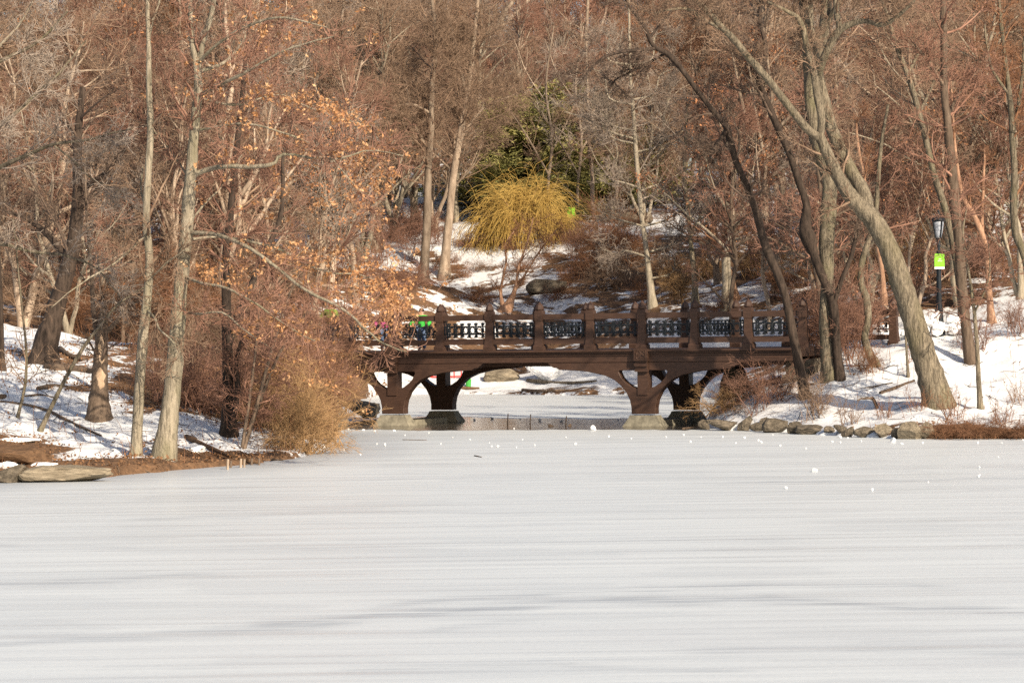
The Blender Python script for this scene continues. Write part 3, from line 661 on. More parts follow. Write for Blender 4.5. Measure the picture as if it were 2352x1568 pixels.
hero('tall pale smooth-barked oak with drooping branches of orange leaves on the left bank',
     [[(376, 1052, 24), (392, 930, 20), (404, 800, 18.5), (415, 660, 16), (428, 530, 15), (434, 450, 14.5), (441, 370, 13), (448, 280, 11), (455, 200, 9.5), (450, 140, 8), (440, 90, 6.5), (436, 0, 5.5), (436, -90, 4)],
      [(452, 165, 7), (470, 80, 6.5), (486, 30, 6), (496, -60, 4, -.5)],
      [(444, 402, 6.5), (479, 389, 6), (518, 382, 5.5, -.6), (588, 382, 5, -1), (631, 374, 4.5, -1.2), (650, 355, 3.6, -1.2), (724, 365, 2.8, -1.6), (785, 369, 2.2, -2), (850, 352, 1.6, -2), (920, 360, 1, -2)],
      [(457, 165, 4.5), (514, 145, 4, .5), (549, 110, 3.6, 1), (567, 70, 3, 1.4), (565, -20, 2.4, 1.6)],
      [(453, 147, 4.5), (496, 105, 4, -.5), (554, 66, 3.4, -1), (640, 40, 2.4, -1.6), (745, 62, 1.2, -2)],
      [(457, 222, 5), (488, 202, 4.6, -.6), (527, 185, 4.2, -1.2), (588, 150, 3.4, -1.6), (670, 105, 2.4, -2), (760, 80, 1.2, -2.2)],
      [(431, 516, 3), (474, 466, 2.4, .6), (520, 420, 1.6, 1.2), (560, 360, 1, 1.4)],
      [(432, 534, 5.5), (500, 540, 4.8, -.6), (570, 570, 4.4, -1.2), (640, 622, 4, -1.6), (687, 660, 3.7, -1.9), (760, 700, 3.4, -2.1), (796, 723, 3, -2.2), (829, 754, 2.6, -2.2), (866, 785, 2, -2.3), (920, 802, 1.2, -2.3)],
      [(432, 550, 3.6), (520, 545, 3, .8), (640, 572, 2.6, 1.2), (706, 607, 2.3, 1.4), (763, 624, 2, 1.5), (840, 632, 1.6, 1.6), (932, 672, .9, 1.7)],
      [(424, 635, 4), (466, 652, 3.4, -1), (518, 662, 3, -1.4), (580, 700, 2.4, -1.8), (640, 745, 1.8, -2), (720, 790, 1.1, -2.2)],
      [(416, 716, 3), (455, 720, 2.6, -.8), (508, 719, 2.2, -1.3), (560, 760, 1.6, -1.6), (620, 800, 1, -1.8)],
      [(455, 225, 3.4), (540, 240, 2.8, 1), (640, 215, 2.3, 1.6), (720, 245, 2, 1.8), (860, 282, 1, 2)],
      [(448, 300, 3), (560, 285, 2.4, -1), (660, 310, 2, -1.4), (740, 350, 1.7, -1.6), (800, 410, 1.3, -1.7), (850, 470, .8, -1.8)],
      [(440, 420, 2.6), (400, 360, 2, .8), (350, 300, 1.6, 1), (300, 270, 1, 1.3)]],
     'bark_beech', 'twig_red', 11, nl=5, limb=1.9, m2=6, m3=4, m4=2, tmin=.5, leafspots=LS, flare=1.35)
hero('slim pale tree left of the thicker pale oak on the left bank',
     [[(312, 1046, 13), (318, 930, 12), (326, 800, 12), (338, 690, 11), (343, 600, 9.5), (336, 500, 8.5), (340, 400, 8), (346, 300, 8), (342, 200, 7), (342, 120, 5.5), (340, 60, 5), (338, -60, 4)],
      [(340, 100, 3.6), (352, 40, 3, .3), (370, -20, 2, .6)],
      [(338, 712, 3), (356, 730, 2.6, -.8), (366, 752, 2.4, -1.2), (395, 779, 2, -1.6), (420, 820, 1.2, -2)],
      [(343, 640, 3), (385, 608, 2.2, -.5), (420, 590, 1.4, -.8)],
      [(335, 480, 3), (322, 430, 2.6, .4), (320, 380, 1.6, .8)],
      [(334, 540, 3), (270, 600, 2.2, -1), (200, 640, 1.8, -1.6), (120, 700, 1, -2)]],
     'bark_beech', 'twig_tan', 12, nl=6, limb=1.8, m2=6, m3=4, m4=2, tmin=.3, flare=1.25)
# long grey branches reaching in from outside the left edge
hero('grey tree at the left edge with long pale branches sweeping over the woods',
     [[(-120, 1000, 24), (-110, 800, 22), (-100, 600, 20), (-95, 400, 16), (-90, 200, 12), (-80, 0, 8)],
      [(-98, 420, 8), (0, 385, 6, -1), (60, 360, 4.6, -1.5), (125, 335, 3.6, -2), (200, 325, 3, -2.2), (300, 300, 1.6, -2.5)],
      [(-98, 560, 7), (0, 560, 4.6, -.6), (70, 578, 3.6, -1), (150, 590, 2.8, -1.4), (220, 620, 1.8, -1.7), (280, 700, 1, -2)],
      [(-95, 350, 7), (0, 290, 5, .6), (60, 240, 3.8, 1), (130, 180, 3, 1.4), (200, 100, 1.8, 1.8)],
      [(125, 335, 2.4, -2), (170, 370, 2, -2), (210, 410, 1.6, -2), (290, 450, .9, -2.2)],
      [(-90, 180, 6), (20, 130, 4, 1), (90, 90, 3, 1.4), (160, 20, 2, 1.6)]],
     'bark_grey', 'twig_grey', 13, nl=4, limb=2.4, m2=7, m3=5, m4=2, tmin=.4, d=72)
# broken snag, dark leaning trunk, dark double trunk
hero('broken snag with peeled pale bark patches on the left bank', [[(228, 962, 23), (228, 900, 19), (230, 840, 17), (233, 790, 15), (236, 745, 12), (238, 715, 8), (241, 700, 2)], [(236, 770, 6), (262, 745, 5, -.4), (292, 705, 4, -.8), (320, 690, 2, -1)], [(226, 800, 6), (214, 700, 5, .5), (210, 600, 4, .8), (200, 480, 3, 1), (196, 360, 2, 1.2)]],
     'bark_brown', 'twig_dark', 14, nl=3, limb=1.4, m2=6, m3=5, m4=2, flare=1.5, name='tree_snag', cat='tree')
hero('dark twisted leaning trunk with swollen base on the snowy left slope', [[(100, 832, 30), (108, 780, 24), (122, 730, 21), (140, 670, 19), (155, 620, 18), (172, 540, 16), (180, 440, 14), (178, 330, 10), (190, 200, 7)], [(160, 600, 9), (110, 540, 7, .6), (60, 500, 5, 1), (0, 480, 3, 1.5)], [(178, 440, 8), (240, 400, 6, -.5), (290, 340, 4, -1)]],
     'bark_dark', 'twig_dark', 15, nl=8, limb=3, tmin=.4, flare=1.35)
hero('dark-barked tree rising from the snow by the shoreline brush', [[(527, 1000, 17), (524, 900, 13), (522, 800, 12), (520, 700, 11), (518, 600, 9), (530, 480, 8), (545, 330, 7), (560, 180, 5), (570, 40, 4)], [(524, 800, 8), (548, 720, 8, .3), (575, 660, 7.5, .5), (610, 580, 6.5, .8), (640, 510, 5.5, 1), (652, 430, 4.5, 1.2), (655, 350, 3.4, 1.4), (690, 240, 2.4, 1.6)], [(530, 990, 7, -.3), (548, 900, 7, -.3), (545, 840, 6, -.2), (560, 760, 4, 0)]],
     'bark_dark', 'twig_red', 16, nl=6, limb=2.2, tmin=.35, flare=1.4)
hero('thin dark multi-stem sapling leaning right beside the shoreline brush', [[(560, 1030, 5), (590, 930, 4.4), (625, 800, 3.6), (660, 690, 2.6), (700, 600, 1.6)], [(562, 1028, 4, .2), (604, 900, 3.6, .2), (650, 790, 2.8, .3), (710, 700, 1.5, .4)], [(556, 1028, 4, -.2), (575, 900, 3.4, -.2), (590, 800, 2.8, -.2), (600, 700, 1.4, -.2)]],
     'bark_brown', 'twig_red', 17, nl=8, limb=1.6, m2=7, m3=6, m4=2, tmin=.2, flare=1.2)
hero('bare leaning sapling crossing in front of the snag on the left bank', [[(92, 990, 5.5), (120, 930, 5), (150, 870, 4.6), (190, 800, 4.2), (227, 752, 3.6), (270, 700, 2.6), (330, 660, 1.4)]], 'bark_grey', 'twig_tan', 18, nl=5, limb=1.2, m2=5, m3=4, m4=0, tmin=.3, flare=1.4)
hero('thin upright sapling on the snow at far left', [[(40, 960, 3.5), (58, 880, 3.4), (60, 800, 3), (52, 720, 2.6), (40, 600, 2), (30, 500, 1.2)]], 'bark_grey', 'twig_tan', 19, nl=7, limb=1.3, m2=6, m3=4, m4=0, tmin=.2)
hero('short dark trunk at the left edge of the snow slope', [[(5, 850, 7), (4, 780, 5.5), (2, 700, 5), (-4, 560, 4), (-10, 400, 3)]], 'bark_dark', 'twig_dark', 20, nl=6, limb=2, tmin=.3)
# --- right bank
hero('big leaning grey trunk forking high above the snowy right bank',
     [[(2157, 932, 30), (2140, 870, 27.5), (2114, 790, 26.5), (2087, 700, 25.5), (2052, 598, 24), (2018, 524, 22.5), (1982, 480, 20.5), (1957, 455, 18), (1924, 405, 15), (1898, 347, 13), (1880, 308, 11)],
      [(1990, 490, 17, .1), (1985, 445, 16, .2), (1953, 390, 15, .5), (1918, 316, 14.5, .8), (1893, 237, 14, 1), (1880, 176, 13.5, 1), (1862, 100, 14, 1.2), (1852, 40, 16, 1.4), (1846, -60, 14, 1.6)],
      [(1884, 318, 10.5), (1852, 294, 9.5, -.3), (1808, 237, 9, -.7), (1764, 180, 8.5, -1.1), (1703, 110, 8, -1.5), (1640, 40, 7, -2), (1590, -10, 6, -2.4), (1540, -60, 4, -2.6)],
      [(1884, 312, 9), (1887, 272, 9, -.1), (1877, 220, 8.5, -.2), (1868, 158, 8, -.2), (1852, 101, 7, -.3), (1838, 48, 6, -.4), (1800, 20, 4, -.6), (1764, 0, 3, -.8)],
      [(1880, 170, 9, .6), (1898, 120, 9, .2), (1930, 68, 8.5, 0), (1984, 48, 6, -.3), (2028, 57, 5, -.6), (2080, 20, 3.6, -1), (2130, -30, 2, -1.4)],
      [(1930, 68, 7, 0), (1922, 30, 6.5, 0), (1918, -50, 5, 0)],
      [(1664, 70, 5, -1.8), (1610, 40, 4, -2.2), (1570, 20, 3.2, -2.6), (1500, 30, 2, -3)]],
     'bark_lean', 'twig_tan', 21, nl=3, limb=2.2, m2=8, m3=6, m4=3, tmin=.7, flare=1.35, sides=14)
hero('stout upright grey trunk behind the leaning tree at the bridge end',
     [[(1908, 870, 17), (1898, 790, 14), (1894, 718, 13), (1900, 640, 14), (1898, 560, 18), (1903, 481, 18), (1905, 420, 17), (1884, 345, 17), (1868, 270, 15), (1862, 200, 14), (1880, 120, 14), (1896, 44, 13), (1900, -60, 11)],
      [(1880, 360, 9), (1862, 300, 8, .3), (1855, 220, 7, .6), (1850, 100, 6, .8), (1838, -40, 5, 1)],
      [(1896, 60, 8), (1920, 20, 7, -.4), (1950, -40, 5, -.8)]],
     'bark_grey', 'twig_tan', 22, nl=3, limb=2.4, tmin=.7, flare=1.4, sides=12)
hero('dark crooked vine-wrapped trunk with a knotted burl left of the stout grey trunk',
     [[(1930, 872, 11), (1922, 800, 10), (1914, 700, 10), (1890, 640, 10), (1868, 580, 11), (1856, 545, 19), (1850, 520, 14), (1852, 470, 9), (1836, 420, 8.5), (1812, 350, 8), (1785, 290, 8), (1768, 250, 8.5), (1752, 215, 9), (1742, 180, 7), (1760, 120, 5), (1745, 40, 4), (1760, -40, 3)],
      [(1914, 700, 6), (1935, 640, 5.5, -.2), (1960, 580, 5, -.3), (1975, 500, 4, -.4), (1968, 430, 3, -.4)],
      [(1752, 215, 5), (1735, 160, 4, -.5), (1700, 100, 3, -.8)]],
     'bark_dark', 'twig_dark', 23, nl=5, limb=1.8, tmin=.5, flare=1.3)
hero('slender dark trunk with a long arching top at the right end of the bridge',
     [[(1850, 914, 12), (1838, 850, 11), (1828, 800, 10.5), (1816, 740, 10), (1804, 680, 9.5), (1782, 620, 10), (1762, 575, 10), (1748, 530, 9.5), (1735, 480, 8.5), (1712, 420, 8), (1692, 375, 7.5), (1676, 320, 8), (1668, 290, 8), (1640, 258, 6), (1610, 220, 6), (1570, 165, 6), (1535, 125, 6.5), (1500, 105, 5), (1480, 60, 4.5), (1445, 15, 3.5), (1420, -40, 2.6)],
      [(1505, 112, 4), (1450, 118, 3.6, -.4), (1400, 130, 3.2, -.8), (1365, 160, 2.8, -1.1), (1340, 200, 1.8, -1.4)],
      [(1530, 122, 3.4), (1480, 150, 3, .5), (1420, 180, 2.4, .8), (1400, 200, 1.4, 1)],
      [(1668, 300, 6), (1640, 340, 4, -.5), (1610, 360, 2.6, -.9), (1570, 400, 1.4, -1.2)],
      [(1490, 90, 3.4), (1540, 30, 2.6, .6), (1580, 0, 2, 1)]],
     'bark_dark', 'twig_dark', 24, nl=9, limb=1.7, m2=8, m3=6, m4=2, tmin=.45, flare=1.3)
hero('small S-curved trunk on the snow between the two big grey trunks', [[(2011, 840, 10), (1996, 810, 9), (1986, 775, 8), (1994, 735, 8.5), (1990, 690, 9), (1977, 645, 7.5), (1980, 600, 7), (1994, 556, 6.5), (2010, 500, 6), (2018, 400, 5), (2026, 320, 4), (2040, 240, 3)]], 'bark_grey', 'twig_red', 25, nl=8, limb=1.8, tmin=.45, flare=1.4)
hero('tall straight dark tree to the right of the lamp post', [[(2230, 835, 13), (2218, 740, 12), (2208, 640, 12), (2202, 540, 13), (2192, 460, 13), (2184, 370, 11), (2176, 280, 9.5), (2168, 200, 8.5), (2168, 100, 8), (2166, 0, 7), (2166, -80, 6)], [(2176, 280, 4.5), (2200, 220, 3.8, .5), (2250, 160, 2.4, .9)], [(2170, 200, 4.5), (2130, 140, 3.6, -.5), (2090, 90, 2.4, -.8)]], 'bark_brown', 'twig_red', 26, nl=8, limb=2.4, tmin=.35, flare=1.3)
hero('slimmer leaning grey tree just behind the lamp post', [[(2212, 800, 9), (2205, 660, 9), (2190, 560, 9), (2168, 470, 8.5), (2145, 400, 7.5), (2124, 310, 7), (2100, 220, 6.5), (2080, 160, 6), (2060, 110, 5), (2040, 40, 4), (2010, -30, 3)], [(2112, 260, 4), (2140, 200, 3.4, .4), (2170, 140, 2, .7)], [(2085, 170, 4), (2120, 100, 3.4, .3), (2136, 40, 2, .5)]], 'bark_grey', 'twig_tan', 27, nl=7, limb=2.2, tmin=.4, d=90)
hero('orange-barked birch with peeling trunk right of the lamp post', [[(2278, 740, 8), (2272, 670, 7), (2268, 600, 7), (2256, 540, 7), (2234, 490, 6.5), (2212, 455, 5.5), (2198, 380, 4), (2190, 290, 3), (2184, 180, 2)], [(2266, 590, 5), (2256, 520, 4.4, .5), (2260, 420, 3.4, .8), (2262, 340, 2.4, 1)]], 'bark_birch', 'twig_rust', 28, nl=7, limb=1.8, tmin=.4)
hero('second orange birch stem rising behind the leaning grey trunk', [[(2030, 680, 6), (2024, 610, 5.5), (2010, 540, 5), (1995, 480, 5), (1985, 420, 5), (1970, 330, 3.6), (1965, 260, 2.4)]], 'bark_birch', 'twig_rust', 29, nl=6, limb=1.8, tmin=.4, d=104)
hero('grey curved tree at the right edge of the woods', [[(2380, 760, 10), (2356, 600, 9), (2334, 540, 9), (2328, 480, 8.5), (2330, 400, 8), (2326, 330, 7.5), (2322, 250, 7), (2310, 150, 5.5), (2300, 60, 4.5), (2290, -40, 3)], [(2328, 300, 5), (2345, 200, 4, .5), (2350, 80, 3, .8)], [(2318, 220, 3.6), (2275, 150, 3, -.4), (2265, 60, 2, -.6)]], 'bark_grey', 'twig_rust', 30, nl=9, limb=2, tmin=.35, d=94)
hero('thin pale sapling standing alone on the right snow slope', [[(2252, 940, 6), (2247, 860, 5.4), (2244, 790, 4.8), (2236, 700, 4), (2224, 620, 3), (2212, 540, 2), (2220, 480, 1.2)], [(2238, 720, 2.6), (2270, 640, 2, -.3), (2262, 560, 1.2, -.4)]], 'bark_grey', 'twig_red', 31, nl=12, limb=1.8, m2=7, m3=5, m4=2, ang=75, up=.0, tmin=.3, flat=.6)
hero('tiny bare sapling left of the snow slope mound', [[(2086, 866, 3.2), (2082, 800, 2.8), (2078, 740, 2.2), (2070, 660, 1.4)]], 'bark_grey', 'twig_red', 32, nl=9, limb=.9, m2=5, m3=4, m4=0, ang=70, tmin=.2)
hero('leaning cut stick stump on the snow near the right shore', [[(2015, 938, 4), (2008, 920, 4), (2002, 912, 3.6)], [(2004, 914, 3), (1985, 916, 2.4, -.1), (1968, 922, 1.4, -.2)]], 'log', 'twig_dark', 33, nl=0, crown_on=[], flare=1, name='tree_stub', cat='stump')
sn = next(o for o in bpy.data.objects if o.name == 'tree_snag')
for (cx, cy, hw, h_) in ((236, 802, 7, 34), (233, 868, 10.5, 26)):
    d_ = sn.location.y; sc = d_ / FPX; c_ = P(cx, cy, d_); mb = MB(); nz, na = 9, 7; V = []
    for i in range(nz):
        t_ = i / (nz - 1) * 2 - 1; wd_ = math.sqrt(max(0, 1 - t_ * t_)) * (1 + .25 * math.sin(7 * t_))
        for j in range(na):
            a_ = (j / (na - 1) * 2 - 1); V.append((c_[0] - sn.location.x + a_ * wd_ * hw * sc, -(17.5 * sc) * math.sqrt(max(.05, 1 - (a_ * wd_ * hw / 18) ** 2)) - .03, c_[2] - sn.location.z + t_ * h_ * sc))
    ii = np.arange(nz * na).reshape(nz, na); mb.add(V, np.stack([ii[:-1, :-1], ii[:-1, 1:], ii[1:, 1:], ii[1:, :-1]], -1)); link('peeled_patch', mb.mesh('peeled_patch'), M['peeled'], sn)
# --- trees behind the bridge
hero('left trunk of the pair standing on the slope behind the bridge', [[(972, 640, 11), (978, 560, 9.5), (982, 470, 9), (984, 380, 8), (990, 300, 7), (992, 200, 6.5), (1000, 100, 5), (990, -30, 4)], [(986, 350, 4), (950, 280, 3.6, .6), (930, 180, 2.6, 1)], [(988, 260, 3.6), (940, 240, 3, -1), (860, 260, 2, -2)]], 'bark_far', 'twig_tan', 41, nl=14, limb=4.2, m2=9, m3=7, m4=3, tmin=.35, twigr=.011)
hero('right trunk of the pair standing on the slope behind the bridge', [[(1020, 638, 12), (1024, 580, 10), (1034, 480, 9), (1042, 400, 8.5), (1056, 320, 8), (1066, 250, 7), (1078, 180, 6.5), (1090, 80, 5), (1100, -30, 4)], [(1056, 320, 4), (1110, 250, 3.4, 1), (1180, 220, 2, 2)], [(1070, 220, 4), (1050, 120, 3.4, -1), (1030, 20, 2.4, -1)]], 'bark_far', 'twig_tan', 42, nl=14, limb=4.2, m2=9, m3=7, m4=3, tmin=.4, twigr=.011)
hero('slender pale tree with regular side branches right of the willow', [[(1500, 706, 9), (1492, 640, 7.5), (1484, 570, 6), (1474, 500, 5.5), (1468, 440, 5.5), (1462, 370, 5.5), (1458, 310, 5), (1454, 250, 4.2), (1448, 180, 3.6), (1446, 110, 3.2), (1445, 30, 2.6), (1444, -50, 2)]] +
     [[(xx, yy, 2.6), (xx + s * 50, yy - 14, 2.2, .5 * s), (xx + s * L * .7, yy - 26 - e, 1.7, .8), (xx + s * L, yy - 40 - e, 1, 1)] for xx, yy, s, L, e in [(1455, 318, -1, 160, 20), (1455, 300, -1, 130, 40), (1458, 330, -1, 110, 30), (1460, 350, 1, 110, 10), (1468, 440, 1, 130, -50), (1466, 430, -1, 90, -20), (1478, 520, 1, 140, 20), (1478, 520, -1, 90, -10), (1450, 230, 1, 90, 30), (1450, 240, -1, 90, 40), (1447, 150, 1, 80, 40), (1447, 150, -1, 70, 40), (1486, 580, 1, 100, 0), (1488, 590, -1, 110, -20), (1494, 640, 1, 80, 30)]],
     'bark_pale', 'twig_grey', 43, nl=5, limb=3.0, m2=7, m3=5, m4=2, ang=62, up=.03, tmin=.25, twigr=.011)
hero('thin grey tree behind the bridge posts left of the arching dark trunk', [[(1598, 704, 8), (1595, 640, 6.5), (1588, 570, 5.5), (1580, 480, 5), (1572, 400, 4.4), (1575, 320, 3.6), (1580, 220, 2.6)], [(1584, 540, 3.4), (1620, 480, 2.8, -.6), (1660, 440, 1.8, -1)]], 'bark_grey', 'twig_grey', 44, nl=9, limb=2.6, tmin=.3, twigr=.007)
hero('crooked orange-brown trunk leaning on the snow behind the right railing', [[(1690, 690, 9), (1672, 620, 8), (1655, 570, 7), (1640, 520, 6), (1655, 450, 4), (1680, 380, 2.6)], [(1650, 560, 4), (1700, 510, 3, .5), (1730, 470, 1.6, 1)]], 'bark_birch', 'twig_rust', 45, nl=8, limb=2.6, tmin=.3, twigr=.007)
hero('low forked shrub tree with a split orange base just behind the railing', [[(1160, 716, 13), (1173, 692, 7.5), (1184, 660, 3.8), (1192, 610, 2.6), (1210, 560, 2), (1225, 500, 1.2)], [(1158, 712, 7), (1150, 670, 3.4, .3), (1162, 600, 2.3, .5), (1160, 560, 1.8, .7), (1185, 520, 1.1, 1)], [(1185, 665, 2.6), (1240, 575, 2, .3), (1280, 520, 1.3, .5)]], 'bark_birch', 'twig_rust', 46, nl=8, limb=2.0, m2=7, m3=5, m4=2, tmin=.2, twigr=.007)
hero('brownish branching tree just left of the slender pale tree', [[(1375, 560, 6), (1362, 480, 5), (1360, 400, 4.6), (1352, 320, 4), (1350, 240, 3.4), (1348, 160, 2.6), (1345, 60, 1.6)]], 'bark_far', 'twig_tan', 47, nl=7, limb=3.6, tmin=.25, twigr=.009, d=172)
for i_, (px_, d_, lab_) in enumerate([(1262, 177, 'thin bare tree in front of the evergreens left of centre'), (1330, 178, 'thin forked bare tree in front of the tallest evergreen'), (1420, 176, 'thin bare tree before the right side of the evergreens')]):
    hero(lab_, [[(px_, 560, 4.5), (px_ - 4, 440, 3.8), (px_ + 6, 320, 3.2), (px_ - 8, 200, 2.4), (px_ + 10, 60, 1.4)], [(px_ + 4, 350, 2.4), (px_ + 50, 260, 2, 1), (px_ + 90, 170, 1.3, 2)], [(px_ - 2, 400, 2.4), (px_ - 60, 300, 2, -1), (px_ - 110, 230, 1.3, -2)], [(px_ - 4, 240, 2), (px_ - 50, 170, 1.5, 1), (px_ - 80, 90, 1, 1.5)]], 'bark_far', ['twig_tan', 'twig_grey', 'twig_red'][i_], 90 + i_, nl=6, limb=3.4, m2=5, m3=4, m4=0, tmin=.2, twigr=.012, d=d_)
FARSTEM = [(287, 700, 12, 'pale far trunk seen between the snag and the slim pale tree', 125), (200, 640, 9, 'pale far trunk above the dark twisted trunk', 140), (548, 640, 17, 'wide pale far trunk behind the pale oak', 135), (120, 600, 8, 'far forked trunk at upper left', 150), (500, 600, 9, 'far grey trunk right of the pale oak', 150), (752, 560, 8, 'far trunk in the woods left of the trunk pair', 165), (870, 560, 9, 'far trunk close left of the trunk pair', 170),
           (1490, 470, 13, 'far pinkish trunk behind the slender pale tree', 190), (1800, 560, 10, 'far trunk behind the arching dark trunk', 140), (2060, 600, 10, 'far trunk behind the leaning grey trunk', 130), (1340, 380, 7, 'far trunk on the ridge among the evergreens', 205), (1190, 300, 9, 'far pale trunk left of the evergreens', 215)]
for i, (px, py, hw, lab, d) in enumerate(FARSTEM):
    j = lambda s: float(np.random.RandomState(i * 7 + s).randn() * 9)
    hero(lab, [[(px, py, hw), (px + j(1), py - 110, hw * .85), (px + j(2) * 1.5, py - 240, hw * .7), (px + j(3) * 2, py - 380, hw * .5), (px + j(4) * 3, py - 560, hw * .3)], [(px + j(2) * 1.5, py - 230, hw * .5), (px + 45, py - 330, hw * .4, 1), (px + 70, py - 450, hw * .25, 2)], [(px + j(1), py - 130, hw * .45), (px - 50, py - 230, hw * .35, -1), (px - 90, py - 330, hw * .2, -2)]],
         'bark_far', ['twig_tan', 'twig_red', 'twig_grey'][i % 3], 60 + i, nl=9, limb=4.0, m2=8, m3=6, m4=2, tmin=.3, twigr=.011, d=d)

# --- the woods on the hill
random.seed(5); rng = np.random.RandomState(21)
ZN = [(150, 'above the short dark trunk at the left edge'), (260, 'above the broken snag'), (420, 'behind the slim pale tree'), (560, 'behind the pale oak'), (760, 'behind the orange oak leaves'), (930, 'left of the trunk pair'), (1090, 'behind the trunk pair'), (1330, 'above the yellow willow'), (1480, 'behind the slender pale tree'), (1640, 'right of the slender pale tree'), (1800, 'behind the arching dark trunk'), (1930, 'behind the stout grey trunk'), (2080, 'right of the leaning trunk fork'), (2200, 'behind the lamp post'), (2300, 'behind the orange birch'), (9999, 'by the right edge of the woods')]
def zone(px, d): return next(z for lim, z in ZN if px < lim)
rows = []
def too_open(px, py_, d):
    if 1090 < px < 1420 and d < 186: return True
    if 1010 < px <= 1090 and d < 174: return True        # open snowy slope and willow
    if 850 < px < 1640 and d < 150: return True
    if 850 < px < 1120 and d < 172: return True
    if 1420 < px < 1560 and d < 160: return True
    if 1480 < px < 1760 and 148 < d < 178: return True
    return False
for d, step in ((112, 120), (124, 105), (137, 95), (151, 88), (166, 80), (183, 80), (204, 80), (228, 80), (252, 84), (276, 88)):
    px = -70 + rng.uniform(0, step)
    while px < 2430:
        dd = d + rng.uniform(-5, 5); q = px + rng.uniform(-25, 25)
        if not too_open(q, 0, dd):
            x = (q - W0) * dd / FPX
            if float(sdist(np.array([x]), np.array([dd]))[0]) > 2.5: rows.append((q, x, dd))
        px += step
rows += [(q_, (q_ - W0) * d_ / FPX, d_) for q_, d_ in ((905, 174), (950, 182), (1000, 178), (1050, 184), (1085, 190), (930, 192), (1030, 196), (870, 168))]
rows = [r for r in rows if not (1150 < r[0] < 1470 and r[2] < 200)] + [(1330, (1330 - W0) * 183 / FPX, 183)]
taken = set()
for q, x, dd in rows:
    right = q > 1500
    rank = 'nearer ' if dd < 145 else 'mid-slope ' if dd < 190 else 'ridge-top '
    for tr_ in range(60):
        vi = rng.choice(8, p=[.13, .13, .12, .15, .13, .10, .14, .10] if not right else [.13, .12, .12, .15, .14, .10, .12, .12])
        tw = rng.choice(['twig_red', 'twig_tan', 'twig_grey', 'twig_rust', 'twig_dark'], p=[.36, .28, .22, .10, .04] if not right else [.34, .24, .18, .20, .04])
        lab = '%s%s %s-twigged tree %s' % (rank, LOOK[vi], {'twig_red': 'reddish', 'twig_tan': 'tan', 'twig_grey': 'grey', 'twig_rust': 'rusty', 'twig_dark': 'dark'}[tw], zone(q, dd))
        if lab not in taken: break
    taken.add(lab)
    place_tree(vi, x, dd, rng.uniform(.78, 1.15) * (1.7 if dd > 235 else 1.1 if dd > 210 else 1 if dd > 130 else .85), rng.uniform(0, 6.28), ['bark_far', 'bark_brown', 'bark_pale'][rng.choice(3, p=[.5, .3, .2])], tw, lab, 'bare trees of the wooded hill')

# --- evergreens
def gen_pine(seed, H, n=26, blen=4.0):
    rng = np.random.RandomState(seed); tr = MB(); cr = MB()
    z = np.linspace(-.3, H, 10); Pn = np.column_stack([rng.randn(10) * .08, rng.randn(10) * .08, z]); R = .22 * (1 - z.clip(0) / H) + .02; tr.tubes(Pn, R, 7)
    A, RA = sprout(rng, Pn[None], R[None], n * 2, .12, .99, blen, .72, 78, 10, 6, .1, .03, .4, .02, .07); tr.tubes(A, RA, 4)
    B, RB = sprout(rng, A, RA, 9, .25, 1, blen * .33, .4, 50, 12, 4, .15, .02, .5, .01, .03, .5); tr.tubes(B, RB, 3)
    pts = B[:, 1:].reshape(-1, 3); leaves(cr, rng, pts, .12, 16, .34, 3.0)
    return tr.mesh('trunk'), cr.mesh('crown', smooth=False)
PINES = [gen_pine(1, 11), gen_pine(2, 9, 22, 3.6)]
for i, (px, d, vi, s, lab) in enumerate([(1172, 190, 1, .74, 'evergreen farthest left in the clump above the willow'), (1232, 184, 0, .70, 'olive evergreen directly above the willow crown'), (1292, 190, 0, .70, 'tallest evergreen in the middle of the clump'), (1352, 182, 1, .74, 'evergreen right of the willow top in front of the tallest one'), (1402, 188, 0, .66, 'evergreen left of the slender pale tree'), (1452, 184, 1, .62, 'small evergreen behind the slender pale tree'), (1300, 180, 1, .5, 'shortest evergreen just above the right half of the willow')]):
    x = (px - W0) * d / FPX
    e = empty('evergreen_tree', (x, d, gz(x, d)), lab, 'tree', 'evergreens on the ridge', i * 1.3); e.scale = (s * 1.9, s * 1.9, s)
    link('trunk', PINES[vi][0], M['bark_dark'], e); o = link('crown', PINES[vi][1], M['evergreen'], e)

# --- willow
def willow():
    g0 = ground(1212, 556); rng = np.random.RandomState(9); sc = g0[1] / FPX
    e = empty('weeping_willow', g0, 'golden yellow weeping willow glowing on the slope behind the bridge', 'tree')
    tr = MB(); cr = MB()
    A0 = np.array([[0, 0, -.3], [0, 0, .5], [.05, 0, 1.0]]); tr.tubes(A0, np.array([.22, .2, .16]), 8)
    A, RA = sprout(rng, np.array([[[0, 0, .3], [0, 0, .7], [.03, 0, 1.0]]]), np.array([[.16, .15, .14]]), 24, .1, 1, 3.4, .2, 38, 24, 7, .20, -.04, .5, .03, .08); tr.tubes(A, RA, 5)
    B, RB = sprout(rng, A, RA, 9, .3, 1, 1.8, .25, 45, 15, 6, .12, -.14, .5, .016, .03); cr.tubes(B, RB, 4)
    C, RC = sprout(rng, B, RB, 11, .1, 1, 3.2, .2, 45, 24, 7, .15, -.30, .4, .016, .02, taper=.5); C[..., 2] = np.maximum(C[..., 2], height(C[..., 0].ravel() + g0[0], C[..., 1].ravel() + g0[1]).reshape(C.shape[:2]) - g0[2] + .03); cr.tubes(C, RC, 3)
    e.scale = (.88, .88, .88); link('trunk', tr.mesh('trunk'), M['twig_straw'], e); link('crown', cr.mesh('crown'), M['willow'], e); return e
willow()

